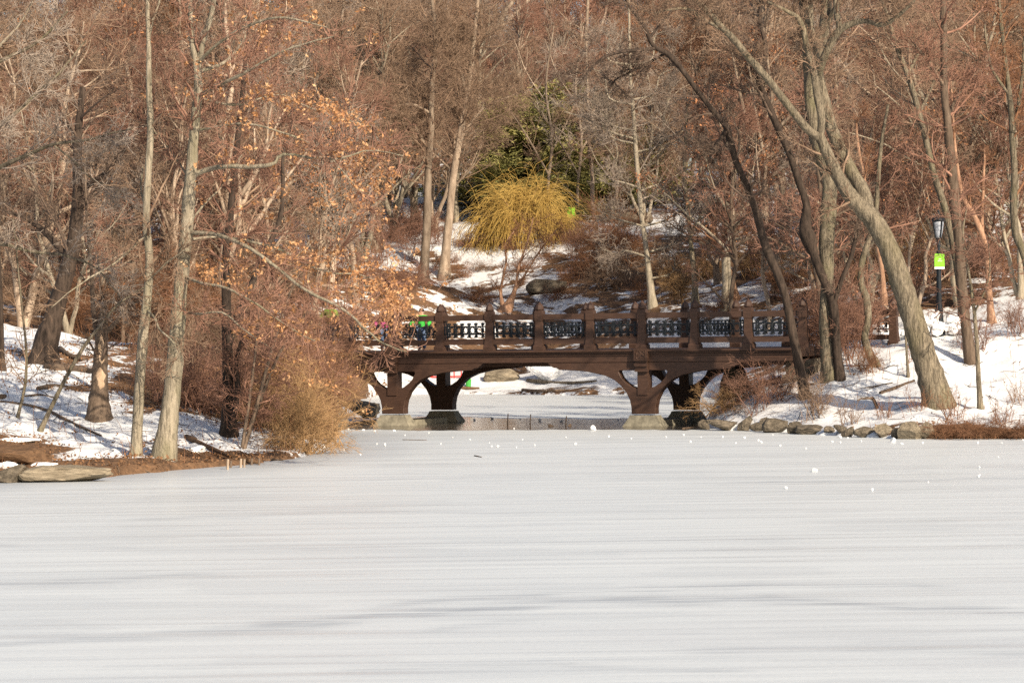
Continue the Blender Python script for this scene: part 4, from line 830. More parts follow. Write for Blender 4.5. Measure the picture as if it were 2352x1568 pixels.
# --- shrubs
def gen_shrub(seed, n=26, h=1.6, spread=.55, arch=-.02, m2=7, m3=6, m4=0, r=.012, base=.25, twr=.006):
    rng = np.random.RandomState(seed); a = rng.uniform(0, 6.28, n); s = spread * np.sqrt(rng.rand(n))
    d = np.column_stack([np.cos(a) * s, np.sin(a) * s, np.ones(n)]); d /= np.linalg.norm(d, axis=1, keepdims=True)
    p = np.column_stack([rng.randn(n) * base, rng.randn(n) * base, np.full(n, -.15)]); L = h * rng.uniform(.55, 1.15, n); pts = [p]
    for k in range(6):
        d = d + rng.randn(n, 3) * .10 + np.array([0, 0, arch * k]); d /= np.linalg.norm(d, axis=1, keepdims=True); p = p + d * (L / 6)[:, None]; pts.append(p)
    A = np.stack(pts, 1); RA = r * np.linspace(1, .3, 7)[None] * rng.uniform(.7, 1.3, (n, 1))
    st = MB(); st.tubes(A, RA, 4)
    cr = MB(); B, RB = sprout(rng, A, RA, m2, .2, 1, h * .38, .4, 40, 14, 4, .18, arch, .6, twr); cr.tubes(B, RB, 3)
    C, RC = sprout(rng, B, RB, m3, .15, 1, h * .16, .3, 40, 14, 3, .2, arch, .6, twr * .8); cr.tubes(C, RC, 3)
    if m4:
        Dd, RD = sprout(rng, C, RC, m4, .2, 1, h * .08, .3, 40, 12, 2, .2, 0, .6, twr * .7); cr.tubes(Dd, RD, 3)
    return st.mesh('stems'), cr.mesh('twigs')
SHR = [gen_shrub(1), gen_shrub(2, 40, 1.5, 1.0, -.05, 8, 6), gen_shrub(3, 18, 2.4, .45, -.01, 8, 7), gen_shrub(4, 60, 1.5, 1.3, -.12, 6, 4), gen_shrub(5, 14, 1.0, .5, 0, 4, 3), gen_shrub(6, 26, 3.0, .5, -.01, 9, 8, 2)]
def shrub(vi, px, py, sc, tw, label, group=None, wx=1.0, d=None, q=None):
    g = ground(px, py) if d is None else None
    if d is not None:
        x = (px - W0) * d / FPX; g = (x, d, gz(x, d))
    e = empty('shrub', g, label, 'shrub', group, (px * 7.7) % 6.28); e.scale = (sc * wx, sc * wx, sc)
    for nm, me in (('stems', SHR[vi][0]), ('twigs', SHR[vi][1])):
        if not me.materials: me.materials.append(M[tw])
        o = bpy.data.objects.new(nm, me); COL.objects.link(o); o.parent = e; o.material_slots[0].link = 'OBJECT'; o.material_slots[0].material = M[tw]
    return e
SH = [(2, 700, 1028, .95, 'twig_straw', 'tall wispy straw-coloured stems at the very tip of the left bank', .9), (2, 665, 1012, 1.0, 'twig_straw', 'tall wispy straw stems behind the drooping straw shrub', 1.0), (3, 690, 1032, 1.0, 'twig_straw', 'dense straw-coloured shrub drooping over the ice at the tip of the left bank', 1.0), (3, 640, 985, 1.2, 'twig_straw', 'straw-coloured shrub just behind the bank tip snow', 1.0), (1, 735, 1012, 1.1, 'twig_straw', 'low straw shrub trailing onto the ice', 1.1), (3, 600, 940, 1.4, 'twig_straw', 'broad tan shrub right of the dark-barked tree', 1.2), (2, 740, 975, 1.0, 'twig_rust', 'red-twigged shrub reaching toward the left pier', 1.0),
      (0, 455, 950, 1.3, 'twig_red', 'dark red shrub between the pale oak and the dark-barked tree', 1.1), (1, 480, 935, 1.2, 'twig_red', 'low dark red shrub left of the dark-barked tree', 1.1), (2, 430, 900, 1.2, 'twig_tan', 'tall tan shrub behind the pale oak', 1.0), (5, 560, 860, 1.0, 'twig_tan', 'tall tan thicket shrub behind the dark-barked tree', 1.0), (5, 650, 860, .9, 'twig_rust', 'tall rusty thicket shrub left of the people', 1.0), (2, 380, 930, 1.0, 'twig_red', 'red shrub close behind the two pale trees', 1.0),
      (2, 590, 985, 1.3, 'twig_red', 'tall reddish shrub right of the dark-barked tree base', 1.0), (2, 640, 1000, 1.3, 'twig_rust', 'tall rusty shrub behind the wispy straw stems', 1.1), (2, 700, 975, 1.3, 'twig_red', 'tall red-brown shrub between the straw shrubs and the left pier', 1.1), (5, 480, 820, 1.1, 'twig_rust', 'tall rust-brown thicket left of the dark-barked tree', 1.1), (5, 350, 800, 1.1, 'twig_rust', 'tall thicket between the two pale trunks', 1.1), (5, 270, 780, 1.0, 'twig_tan', 'tall thicket behind the snag', 1.1), (5, 180, 770, .9, 'twig_rust', 'tall thicket behind the dark leaning trunk', 1.1), (5, 60, 720, .9, 'twig_tan', 'tall thicket at the top of the left snow slope', 1.1), (5, 410, 770, 1.1, 'twig_red', 'tall red thicket behind the pale oak trunk', 1.1),
      (5, 742, 968, .8, 'twig_red', 'tall arching red-twigged shrub in front of the left bridge end', 1.0), (2, 760, 990, 1.0, 'twig_straw', 'straw shrub at the ice edge left of the left pier', 1.2), (2, 770, 900, 1.15, 'twig_red', 'red-twigged shrub beside the left bridge end', 1.2), (2, 700, 880, 1.2, 'twig_red', 'red-twigged shrub in front of the left approach', 1.2),
      (2, 1945, 850, 1.35, 'twig_red', 'upright red-twig shrub beside the stout grey trunk', .8), (2, 1930, 800, 1.4, 'twig_red', 'tall red-twig shrub behind the burl trunk', .9), (2, 1965, 820, 1.2, 'twig_red', 'red-twig shrub left of the S-curved trunk', .9), (2, 1880, 790, 1.2, 'twig_red', 'red-twig shrub hiding the end of the railing', 1.0), (2, 1915, 830, 1.2, 'twig_red', 'second upright red-twig shrub at the foot of the burl trunk', .8), (2, 1870, 830, 1.0, 'twig_rust', 'rusty shrub between the bridge end and the grey trunks', .9), (0, 1790, 915, .8, 'twig_red', 'bare red shrub in front of the right abutment', 1.2), (2, 1735, 950, .7, 'twig_red', 'spiky bare shrub spreading before the right pier', 1.3), (0, 1690, 930, .6, 'twig_rust', 'low rusty shrub under the bridge by the right pier', 1.3), (1, 1660, 950, .7, 'twig_straw', 'mossy straw clump on the shore by the right pier', 1.2),
      (0, 1870, 960, .9, 'twig_tan', 'thin bare shrub on the right bank snow', .9), (4, 1960, 975, .9, 'twig_tan', 'sparse twigs on the snow above the shore stones', 1), (4, 2040, 960, .7, 'twig_rust', 'sprig of rusty twigs left of the leaning trunk base', 1), (4, 2180, 965, 1.0, 'twig_rust', 'rust sprigs at the foot of the leaning trunk', 1), (4, 2290, 975, .9, 'twig_rust', 'sparse rust sprigs right of the sapling', 1), (4, 2330, 930, .9, 'twig_tan', 'thin sprigs near the right edge snow', 1), (0, 2330, 770, .8, 'twig_red', 'red shrub at the top right of the snow', 1.1), (4, 2110, 945, .8, 'twig_rust', 'rust-coloured sprigs right at the leaning trunk', 1), (0, 2240, 800, .7, 'twig_red', 'red brush behind the snow slope sapling', 1.3), (0, 1990, 860, .6, 'twig_rust', 'small brush left of the S-curved trunk', 1.1),
      (1, 2170, 1003, .42, 'twig_rust', 'brown root tangle on the bank right of the orange stone', 1.6), (1, 2230, 1003, .42, 'twig_rust', 'brown root tangle in the middle of the right bank edge', 1.7), (1, 2290, 1003, .4, 'twig_rust', 'brown root tangle near the right edge of the bank', 1.7), (1, 2345, 1003, .4, 'twig_rust', 'brown root tangle at the far right bank edge', 1.7)]
for vi, px, py, sc, tw, lab, wx in SH: shrub(vi, px, py, sc, tw, lab, None, wx)
BRL = [(1045, 606, 'just right of the trunk pair'), (1080, 570, 'up the slope left of the willow'), (1010, 620, 'between the two trunks of the pair'), (1105, 625, 'in the middle of the open snow'), (1135, 665, 'up left of the split orange base'), (1205, 620, 'up right of the split orange base'), (1300, 660, 'right beside the flat grey boulder'), (1090, 690, 'near the railing under the open snow'), (1150, 556, 'under the left half of the willow'), (1210, 552, 'under the middle of the willow'), (1110, 552, 'at the left foot of the willow'), (1180, 575, 'downhill of the willow'), (1255, 600, 'downhill right of the willow'), (960, 600, 'close above the trunk pair foot'), (990, 560, 'behind the trunk pair foot'), (940, 540, 'up left behind the trunk pair'), (1260, 540, 'at the right foot of the yellow willow'), (1350, 560, 'below the two tiny green signs'), (1420, 545, 'under the snow-capped dark boulder'), (1340, 640, 'right of the flat grey boulder on the slope'), (1420, 650, 'left of the slender pale tree base'), (1500, 690, 'at the base of the slender pale tree'), (1560, 690, 'between the slender pale tree and the thin grey tree'), (1600, 630, 'around the thin grey tree'), (1660, 700, 'at the base of the crooked orange trunk'), (1650, 600, 'behind the crooked orange trunk'), (1740, 620, 'left of the arching dark trunk'), (1800, 690, 'behind the arching dark trunk base'), (1100, 700, 'left of the split orange base'), (1060, 640, 'right of the trunk pair'), (940, 665, 'at the left foot of the trunk pair'), (890, 690, 'above the person in green'), (860, 600, 'behind the lower orange leaves'), (920, 560, 'left of the trunk pair higher up'), (800, 640, 'above the people at the left bridge end'), (1200, 660, 'beside the split orange base'), (1280, 700, 'behind the middle railing posts'),
        (2060, 660, 'left of the lamp post behind the leaning trunk'), (2120, 640, 'right behind the lamp post'), (2000, 640, 'behind the S-curved trunk'), (2180, 640, 'between the lamp post and the straight dark tree'), (2260, 640, 'around the orange birch'), (2330, 640, 'at the foot of the right edge tree'), (1950, 640, 'right of the burl'), (1880, 640, 'behind the stout grey trunk'), (2050, 560, 'high behind the leaning trunk'), (2140, 540, 'beside the lantern'), (2240, 540, 'high behind the orange birch'), (1960, 540, 'beside the leaning trunk fork')]
for i, (px, py, sc, tw) in enumerate([(1260, 555, .9, 'twig_straw'), (1320, 560, .9, 'twig_rust'), (1380, 600, 1.0, 'twig_rust'), (1420, 560, 1.2, 'twig_rust'), (1340, 640, 1.1, 'twig_rust'), (1400, 660, 1.1, 'twig_tan'), (1450, 610, 1.2, 'twig_rust'), (1330, 600, .8, 'twig_red'), (1540, 640, 1.0, 'twig_rust'), (1620, 640, 1.0, 'twig_straw'), (1560, 700, .9, 'twig_straw'), (1640, 600, 1.1, 'twig_rust'), (1720, 640, 1.0, 'twig_straw'), (1780, 620, 1.1, 'twig_straw'), (1800, 690, .9, 'twig_rust'), (1100, 700, .7, 'twig_rust'), (1060, 640, .6, 'twig_rust'), (940, 660, .9, 'twig_red'), (900, 690, .9, 'twig_red'), (860, 600, 1.1, 'twig_red'), (920, 560, 1.2, 'twig_red'), (800, 640, 1.1, 'twig_rust'), (1200, 660, .5, 'twig_rust'), (1280, 690, .6, 'twig_rust'), (1480, 690, .7, 'twig_rust'), (1660, 720, .7, 'twig_rust'), (1045, 606, .6, 'twig_rust'), (1080, 570, .7, 'twig_red'), (1010, 620, .6, 'twig_rust'), (1105, 625, .5, 'twig_tan'), (1135, 665, .5, 'twig_rust'), (1205, 620, .5, 'twig_rust'), (1300, 660, .6, 'twig_rust'), (1090, 690, .5, 'twig_red'), (1150, 556, .8, 'twig_straw'), (1210, 552, .8, 'twig_straw'), (1110, 552, .7, 'twig_straw'), (1180, 575, .6, 'twig_rust'), (1255, 600, .6, 'twig_rust'), (960, 600, .9, 'twig_red'), (990, 560, 1.1, 'twig_red'), (940, 540, 1.2, 'twig_red'),
                                          (2060, 660, 1.0, 'twig_straw'), (2110, 640, 1.1, 'twig_straw'), (2000, 640, 1.2, 'twig_straw'), (2180, 640, 1.1, 'twig_tan'), (2260, 640, 1.0, 'twig_red'), (2330, 640, 1.0, 'twig_rust'), (1950, 640, 1.1, 'twig_straw'), (1880, 640, 1.1, 'twig_straw'), (2050, 560, 1.3, 'twig_straw'), (2140, 540, 1.4, 'twig_rust'), (2240, 540, 1.4, 'twig_rust'), (1960, 540, 1.4, 'twig_straw')]):
    z_ = min(BRL, key=lambda t_: (t_[0] - px) ** 2 + (t_[1] - py) ** 2)[2]
    shrub([0, 1, 5, 2][i % 4] if sc > .75 else [0, 1][i % 2], px, py, sc * (1.25 if i % 4 != 2 else .8), tw, '%s %s brush %s' % (['bushy', 'low', 'tall', 'upright'][i % 4] if sc > .75 else 'small', {'twig_straw': 'golden', 'twig_rust': 'rusty', 'twig_red': 'red', 'twig_tan': 'tan'}[tw], z_), 'brush on the far slopes', 1.15)

# --- leaf litter and loose twigs on the ground
rng = np.random.RandomState(77)
xs = rng.uniform(-20, 21, 90000); ys = rng.uniform(57, 100, 90000); ss = sdist(xs, ys); ok = (ss > .05); xs, ys, ss = xs[ok], ys[ok], ss[ok]
bv = barefn(xs, ys); keep = rng.rand(len(xs)) < np.clip((bv - .22) * 1.5, 0.012, .9); xs, ys = xs[keep][:16000], ys[keep][:16000]
mb = MB(); leaves(mb, rng, np.column_stack([xs, ys, height(xs, ys) + .02]), .06, 2, .05, 1.3); lo = link('fallen_leaves', mb.mesh('fallen_leaves'), M['litter_leaf']); props(lo, kind='stuff')
xs = rng.uniform(-20, 21, 1500); ys = rng.uniform(58, 100, 1500); ok = sdist(xs, ys) > .1; xs, ys = xs[ok], ys[ok]; n = len(xs); a = rng.uniform(0, 6.28, n); L = rng.uniform(.15, .8, n); k = []
for t_ in (-.5, -.15, .2, .5):
    x_ = xs + np.cos(a) * L * t_ + rng.randn(n) * .02; y_ = ys + np.sin(a) * L * t_ + rng.randn(n) * .02; k.append(np.stack([x_, y_, height(x_, y_) + .02 + rng.rand(n) * .03], -1))
mb = MB(); mb.tubes(np.stack(k, 1), np.tile([.006, .012, .010, .004], (n, 1)), 3); props(link('ground_twigs', mb.mesh('ground_twigs'), M['bark_brown']), kind='stuff')
xs = rng.uniform(-19, 20, 1900); ys = rng.uniform(60, 96, 1900); ok = sdist(xs, ys) > .1; xs, ys = xs[ok], ys[ok]; n = len(xs); z_ = height(xs, ys); H_ = rng.uniform(.15, .7, n) ** 1.3; dx = rng.randn(n, 2) * .12
P_ = np.stack([np.column_stack([xs, ys, z_ - .05]), np.column_stack([xs + dx[:, 0] * .4, ys + dx[:, 1] * .4, z_ + H_ * .5]), np.column_stack([xs + dx[:, 0], ys + dx[:, 1], z_ + H_])], 1)
mb = MB(); mb.tubes(P_, np.tile([.007, .006, .003], (n, 1)), 3); props(link('dry_weed_stalks', mb.mesh('dry_weed_stalks'), M['twig_rust']), kind='stuff')

# ------------------------------------------------------------------ rocks, snow, ice chunks, logs
def rock_mesh(seed, cuts=13, sub=4, rough=.06, boxy=.0):
    rng = np.random.RandomState(seed); bm = bmesh.new(); bmesh.ops.create_icosphere(bm, subdivisions=sub, radius=.5)
    planes = [(Vector(rng.randn(3)).normalized(), rng.uniform(.20, .40)) for _ in range(cuts)]
    for v in bm.verts:
        c = v.co.copy()
        for n_, d_ in planes:
            k = c.dot(n_) - d_
            if k > 0: c -= n_ * k * .97
        v.co = c + Vector(rng.randn(3)) * rough * .12
    me = bm_mesh('rock', bm); 
    V = np.array([v.co[:] for v in me.vertices]); sz = V.max(0) - V.min(0); V = (V - (V.max(0) + V.min(0)) / 2) / sz
    me.vertices.foreach_set('co', V.astype(np.float32).ravel()); me.update(); return me
RK = [rock_mesh(s) for s in range(8)]
def rock(px0, px1, py0, py1, label, m='stone', group=None, depth=.8, seed=0, name='rock', cat='rock', sink=.12, me=None, d=None):
    g = ground((px0 + px1) / 2, py1 - 1) if d is None else P((px0 + px1) / 2, py1, d)
    sc = g[1] / FPX; w = (px1 - px0) * sc; h = (py1 - py0) * sc
    o = link(name, (me or RK[seed % 8]).copy(), M[m]); props(o, label, cat, group)
    o.scale = (w * 1.06, w * depth if depth < 3 else depth, h * (1 + sink)); o.location = (g[0], g[1] + w * depth * .4, g[2] + h * (.5 - sink / 2)); o.rotation_euler = (0, 0, (seed * .37) % .5 - .25)
    return o
conv = lambda a: (1550.3 + a[0] * .2441, 1550.3 + a[1] * .2441, 895.8 + a[2] * .2441, 895.8 + a[3] * .2441 + 1)
RL = [((225, 325, 280, 372), 'small dark shore stone at the right pier'), ((300, 600, 280, 384), 'long flat brown shore stone next to the right pier'), ((590, 735, 243, 384), 'pointed upright stone in the shore row'), ((705, 850, 305, 388), 'dark stone right of the pointed stone'), ((800, 935, 258, 384), 'rounded tilted stone in the shore row'), ((830, 1062, 265, 402), 'slanting slab stone with snow beside it'), ((1060, 1225, 298, 412), 'brown wedge stone right of the snow gap'), ((1140, 1425, 333, 418), 'long low dark shore stone'), ((1395, 1525, 340, 408), 'small stone right of the long low stone'), ((1500, 1625, 328, 424), 'angular stone before the mossy stick'), ((1565, 1690, 345, 442), 'dark angular stone left of the broad grey stone'), ((1685, 1895, 343, 445), 'broad grey stone with a dark left side'), ((1885, 2085, 318, 450), 'large smooth green-grey shore stone'), ((2040, 2150, 358, 458), 'small stone between the two largest shore stones'), ((2105, 2345, 298, 463), 'tallest blocky grey shore stone')]
for i, (a, lab) in enumerate(RL): rock(*conv(a), lab, 'stone' if i not in (12, 14) else 'stone_pale', 'stones lining the right shore', .8, i)
rock(2112, 2147, 968, 1009, 'orange-tinted block stone at the right end of the stone row', 'stone_pale', 'stones lining the right shore', .8, 3)
rock(-30, 60, 1068, 1110, 'mossy dark rock at the left edge of the shore', 'stone', None, .6, 2)
rock(40, 250, 1070, 1108, 'long pale shadow-dappled boulder at the left shoreline', 'stone_pale', None, .45, 5)
rock(785, 872, 918, 962, 'olive boulder behind the left pier', 'stone', None, .8, 1)
rock(745, 800, 925, 985, 'dark boulder left of the left pier', 'stone', None, .9, 4)
rock(1658, 1728, 842, 908, 'big square dark stone under the right end of the bridge', 'stone', None, .8, 6)
rock(1728, 1752, 872, 906, 'small stone beside the big square stone under the bridge', 'stone', None, .8, 2)
rock(1110, 1192, 848, 882, 'brown saddle-shaped boulder on the far snow under the arch', 'stone_pale', None, .6, 7)
rock(1210, 1290, 836, 880, 'lumpy snow-covered boulder on the far bank under the arch', 'snow_lump', None, .8, 1, 'snowy_boulder', 'boulder')
rock(1400, 1500, 478, 520, 'dark boulder with a snow cap right of the willow', 'stone', None, .7, 3)
rock(1420, 1500, 470, 492, 'white snow cap lying on the dark boulder right of the willow', 'snow_lump', None, .7, 4, 'snow_mound', 'snow', d=181)
rock(1210, 1300, 640, 676, 'flat grey boulder on the snowy slope behind the bridge', 'stone', None, .7, 5)
rock(1075, 1125, 350, 392, 'snow-covered outcrop on the ridge left of the evergreens', 'snow_lump', None, .6, 6, 'snowy_outcrop', 'outcrop')
rock(1290, 1345, 392, 410, 'low snow-covered ledge below the evergreens', 'snow_lump', None, .6, 2, 'snowy_ledge', 'ledge')
for a_, b_, c_, d_, lab in [(70, 132, 1062, 1076, 'thin snow strip lying on the long pale boulder'), (-10, 42, 1060, 1078, 'snow strip above the mossy dark rock at the left edge'), (-10, 92, 1006, 1018, 'snow strip on top of the bare soil mound'), (180, 215, 1036, 1052, 'small snow hump on the litter of the left bank'), (420, 470, 1024, 1040, 'snow strip beside the mossy fallen log')]:
    rock(a_, b_, c_, d_, lab, 'snow_lump', None, .35, int(c_) % 7, 'snow_mound', 'snow')
def snowpile(px0, px1, py0, py1, lab, seed):
    rng = np.random.RandomState(seed); bm = bmesh.new(); g = ground((px0 + px1) / 2, py1); sc = g[1] / FPX; w = (px1 - px0) * sc; h = (py1 - py0) * sc
    mb = MB()
    for k in range(26):
        me = RK[rng.randint(8)]; V = np.array([v.co[:] for v in me.vertices]); s = rng.uniform(.22, .5) * h
        a = rng.uniform(-.5, .5); zz = rng.uniform(0, 1) * (1 - (2 * a) ** 2) * h * .75
        Fs = [list(p.vertices) for p in me.polygons]
        mb.add(V * s * [1.3, 1.2, 1] + [a * w, rng.uniform(-.3, .3), zz + .1], None, Fs)
    o = link('snow_pile', mb.mesh('snow_pile', smooth=False), M['snow_lump'], None, g); props(o, lab, 'snow pile')
snowpile(2118, 2158, 716, 772, 'shovelled snow heap on the left of the lamp post', 1); snowpile(2162, 2212, 724, 772, 'shovelled snow heap on the right of the lamp post', 2)
snowpile(2020, 2090, 742, 782, 'lower lumpy snow heap left of the leaning trunk', 3)
# ice chunks
chunks = [(1363, 988, 15, 12), (1130, 962, 14, 5), (1090, 965, 8, 5), (1240, 966, 9, 6), (1290, 968, 10, 4), (884, 1024, 10, 7), (790, 1034, 5, 4), (828, 1045, 5, 4), (866, 1020, 4, 3), (1013, 1020, 4, 3), (1080, 1010, 4, 3), (1124, 1018, 4, 3), (1129, 1026, 5, 4), (1143, 1026, 8, 4), (1200, 1010, 4, 3), (1228, 1024, 6, 5), (1322, 1021, 9, 5), (1300, 1005, 5, 3), (1398, 1003, 5, 4), (1450, 1008, 4, 3), (1530, 1005, 7, 4), (1570, 1000, 6, 4), (1586, 1015, 5, 4), (1610, 1005, 4, 3), (1710, 1006, 6, 4), (1748, 1017, 8, 5), (1742, 1012, 6, 4), (1792, 1025, 7, 5), (1851, 1031, 6, 4), (1912, 1015, 6, 4), (1930, 1018, 7, 5), (1947, 1007, 5, 4), (1978, 1014, 5, 4), (2052, 1016, 16, 12), (2072, 1020, 10, 4), (2120, 1018, 6, 4), (2246, 1018, 8, 5), (2300, 1019, 10, 4), (1871, 1083, 18, 8), (1806, 1122, 7, 6), (2003, 1127, 8, 7), (2249, 1095, 8, 6), (2249, 1075, 8, 5), (2132, 1108, 5, 4), (2293, 1050, 4, 3), (770, 985, 9, 5), (800, 987, 10, 4), (835, 989, 9, 4), (860, 991, 8, 4), (905, 990, 8, 4), (930, 1000, 4, 3), (985, 995, 4, 3), (1040, 1005, 4, 3), (1660, 1004, 5, 4), (1690, 1018, 4, 3), (1775, 1000, 6, 4), (1930, 1005, 8, 5), (2350, 1012, 6, 4), (1186, 1028, 4, 3), (1062, 962, 6, 4), (1195, 963, 5, 3), (1420, 965, 5, 3), (1180, 985, 5, 3)]
ULAB = {0: 'biggest white ice chunk standing at the open water edge', 33: 'jagged white ice chunk just off the tallest shore stone', 38: 'flat white ice slab out on the open ice at right', 40: 'small white ice lump alone on the ice at right', 5: 'white ice chunk on the ice off the straw shrub', 1: 'flat white ice floe beside the rear left plinth', 34: 'flat ice sliver right of the jagged chunk', 39: 'ice lump nearest the viewer left of centre right', 26: 'ice bit beside another before the right shore stones'}
for i, (px, py, w, h) in enumerate(chunks):
    g = P0(px, py); sc = g[1] / FPX; o = link('ice_chunk', RK[i % 8].copy(), M['snow_lump'])
    props(o, ULAB.get(i, ('small white ice bit in the open water ' + ('by the rear left plinth' if px < 1150 else 'among the dark stakes') if py < 970 else 'small white ice bit along the frozen edge by the left pier' if px < 940 and py < 1003 else ('tiny' if w < 5 else 'small') + ' white ice bit on the ice ' + next(z_ for l_, z_ in ((850, 'off the tip of the left bank'), (960, 'in front of the left pier'), (1090, 'in front of the rear left plinth'), (1180, 'before the leftmost stake'), (1330, 'before the right stake'), (1480, 'in front of the right pier'), (1640, 'before the small dark shore stone'), (1730, 'before the slanting slab stone'), (1800, 'before the brown wedge stone'), (1900, 'before the long low shore stone'), (1960, 'before the broad grey stone'), (2100, 'before the tallest shore stone'), (2240, 'before the left root tangle'), (9999, 'before the right root tangles')) if px < l_))), 'ice chunk', 'broken ice bits scattered on the pond')
    o.scale = (w * sc * .85, w * sc * (.5 + .1 * (i % 5)), h * sc * 1.1); o.location = (g[0], g[1], h * sc * .45); o.rotation_euler = (0, 0, i)
def log(label, pts, hw, m='log', name='fallen_log', cat='log', lift=.0, group=None, onice=False):
    w = []
    for px, py in pts: w.append(P0(px, py) if onice else ground(px, py))
    w = np.array(w); r = hw * w[0, 1] / FPX; w[:, 2] += r * .6 + lift
    s = smooth_poly(w, max(6, 3 * len(w))); n = len(s); R = np.full(n, r) * np.linspace(1, .65, n); s = np.vstack([s[0], s, s[-1]]); R = np.concatenate([[.001], R, [.001]])
    s[0, 0] -= .004; s[-1, 0] += .004
    mb = MB(); mb.tubes(s, R, 8, .05, np.random.RandomState(int(pts[0][0]))); o = link(name, mb.mesh(name, off=w[0]), M[m], None, w[0]); props(o, label, cat, group)
log('dark fallen log running right from the twisted trunk base', [(104, 846), (150, 850), (200, 856), (240, 862)], 9); log('broken root stub rising from the dark fallen log', [(138, 805), (160, 820), (196, 830)], 7)
log('dark slab of wood lying on the left snow slope', [(88, 896), (120, 889), (162, 893)], 6); log('crooked dark branch on the snow at far left', [(58, 912), (90, 908), (126, 915)], 3, name='fallen_branch', cat='branch')
log('long thin fallen pole slanting down the left snow bank', [(0, 925), (55, 932), (110, 945), (170, 975), (232, 1003)], 4); log('brown log end at the left edge above the bare soil', [(0, 918), (12, 914)], 8)
log('mossy fallen log sliding down the left bank to the ice', [(428, 1006), (480, 1031), (540, 1054), (596, 1066)], 6.5, 'soil'); log('thin fallen branch across the bare left bank', [(285, 1060), (330, 1080), (345, 1086)], 2, name='fallen_branch', cat='branch')
log('forked twig lying on the snow between the pale trees', [(215, 1045), (240, 1038), (262, 1036)], 2.4, name='fallen_branch', cat='branch'); log('low log lying along the bank behind the shoreline snow', [(500, 1040), (560, 1050), (650, 1058)], 3)
log('dark log half buried in snow left of the leaning trunk', [(2022, 906), (2060, 892), (2100, 877)], 5); log('thin dark branch on the snow left of the buried log', [(1960, 898), (2000, 890), (2050, 880)], 2.2, name='fallen_branch', cat='branch')
log('pale stick lying from the shore stones onto the ice', [(1568, 985), (1600, 981), (1632, 975)], 2.2, name='fallen_branch', cat='branch'); log('long dark log on the far snow bank under the arch', [(1212, 876), (1290, 882), (1370, 878)], 4.5, 'stone')
log('low brown log at the far ice edge under the arch', [(1200, 898), (1250, 900), (1310, 898)], 4, 'log'); log('small brown leaf-covered log on the far bank', [(1060, 893), (1100, 894)], 4, 'soil')
log('small twig frozen on the ice before the bridge', [(1090, 1047), (1106, 1050)], 1.6, onice=True, name='twig', cat='twig', lift=0); log('thin dark stick frozen on the ice left of centre', [(925, 1010), (980, 1011)], 1.0, onice=True, name='twig', cat='twig')
for i, (px, y0, y1, lab) in enumerate([(1166, 950, 984, 'thin dark stake in the water nearest the rear left pier'), (1218, 951, 985, 'middle of the three thin dark stakes in the water'), (1300, 955, 984, 'thin dark stake standing behind the right dark stub')]):
    g = P0(px, y1); sc = g[1] / FPX; mb = MB(); mb.tubes(np.array([(0, 0, -.3), (.0, 0, .2), (.02, 0, (y1 - y0) * sc), (.02, 0, (y1 - y0) * sc + .004)]), np.array([.02, .02, .016, .001]), 6); props(link('stake', mb.mesh('stake'), M['bark_dark'], None, g), lab, 'stake')
rock(1259, 1272, 974, 986, 'dark stub in the water left of the stake stub', 'log', None, .8, 1, 'wooden_stub', 'stub', d=88); rock(1298, 1313, 973, 986, 'dark stub in the water at the right stake', 'log', None, .8, 2, 'wooden_stub', 'stub', d=88)
for i, (px, y0, y1) in enumerate([(523, 1054, 1078), (530, 1058, 1074), (553, 1053, 1073), (561, 1054, 1073), (578, 1052, 1068), (595, 1052, 1068)]):
    g = ground(px, y1); sc = g[1] / FPX; mb = MB(); h = (y1 - y0) * sc; mb.tubes(np.array([(0, 0, -.3), (0, 0, h * .5), (.01, 0, h), (.01, 0, h + .004)]), np.array([.03, .03, .028, .001]), 7)
    props(link('wooden_stake', mb.mesh('wooden_stake'), M['bark_far' if i in (0, 2, 3) else 'bark_brown'], None, g), ['pale leftmost stake at the left waterline', 'short stake right beside the leftmost pale stake', 'pale stake in the middle of the waterline stakes', 'pale stake touching the middle stake', 'dark stake right of the pale pair', 'dark rightmost stake at the left waterline'][i], 'stake', 'stakes at the left waterline')
rock(-60, 105, 1022, 1066, 'bare brown soil mound at the left edge of the bank', 'soil', None, .6, 0, 'soil_mound', 'mound')

# ------------------------------------------------------------------ lamp post and sign
g = ground(2158, 770); sc = g[1] / FPX
lp = empty('lamp_post', g, 'black park lamp post with lantern beside the snow heaps', 'street lamp')
Z = lambda y: (770 - y) * sc
bm = bmesh.new(); lathe(bm, [(.20, -.3), (.20, .12), (.17, .2), (.13, .5), (.12, .75), (.15, .8), (.10, .86), (.085, 1.05), (.075, Z(620)), (.06, Z(565)), (.075, Z(563)), (.05, Z(556)), (.06, Z(550)), (.10, Z(547))], s=12); link('post', bm_mesh('post', bm), M['iron'], lp)
bm = bmesh.new(); lathe(bm, [(.095, Z(546)), (.13, Z(535)), (.17, Z(518)), (.175, Z(512)), (.16, Z(508))], s=12); gl = link('globe', bm_mesh('globe', bm, True), M['globe'], lp)
bm = bmesh.new(); lathe(bm, [(.18, Z(509)), (.21, Z(507)), (.20, Z(503)), (.13, Z(498)), (.10, Z(495)), (.05, Z(492)), (.035, Z(488)), (.05, Z(486)), (.01, Z(481))], s=12); link('lantern_cap', bm_mesh('lantern_cap', bm), M['iron'], lp)
mb = MB()
for k in range(4):
    a = k * math.pi / 2 + .5; mb.tubes(np.array([(r_ * math.cos(a), r_ * math.sin(a), z_) for r_, z_ in ((.105, Z(546)), (.14, Z(535)), (.182, Z(518)), (.19, Z(509)))]), np.full(4, .026), 5)
link('lantern_ribs', mb.mesh('lantern_ribs'), M['iron'], lp)
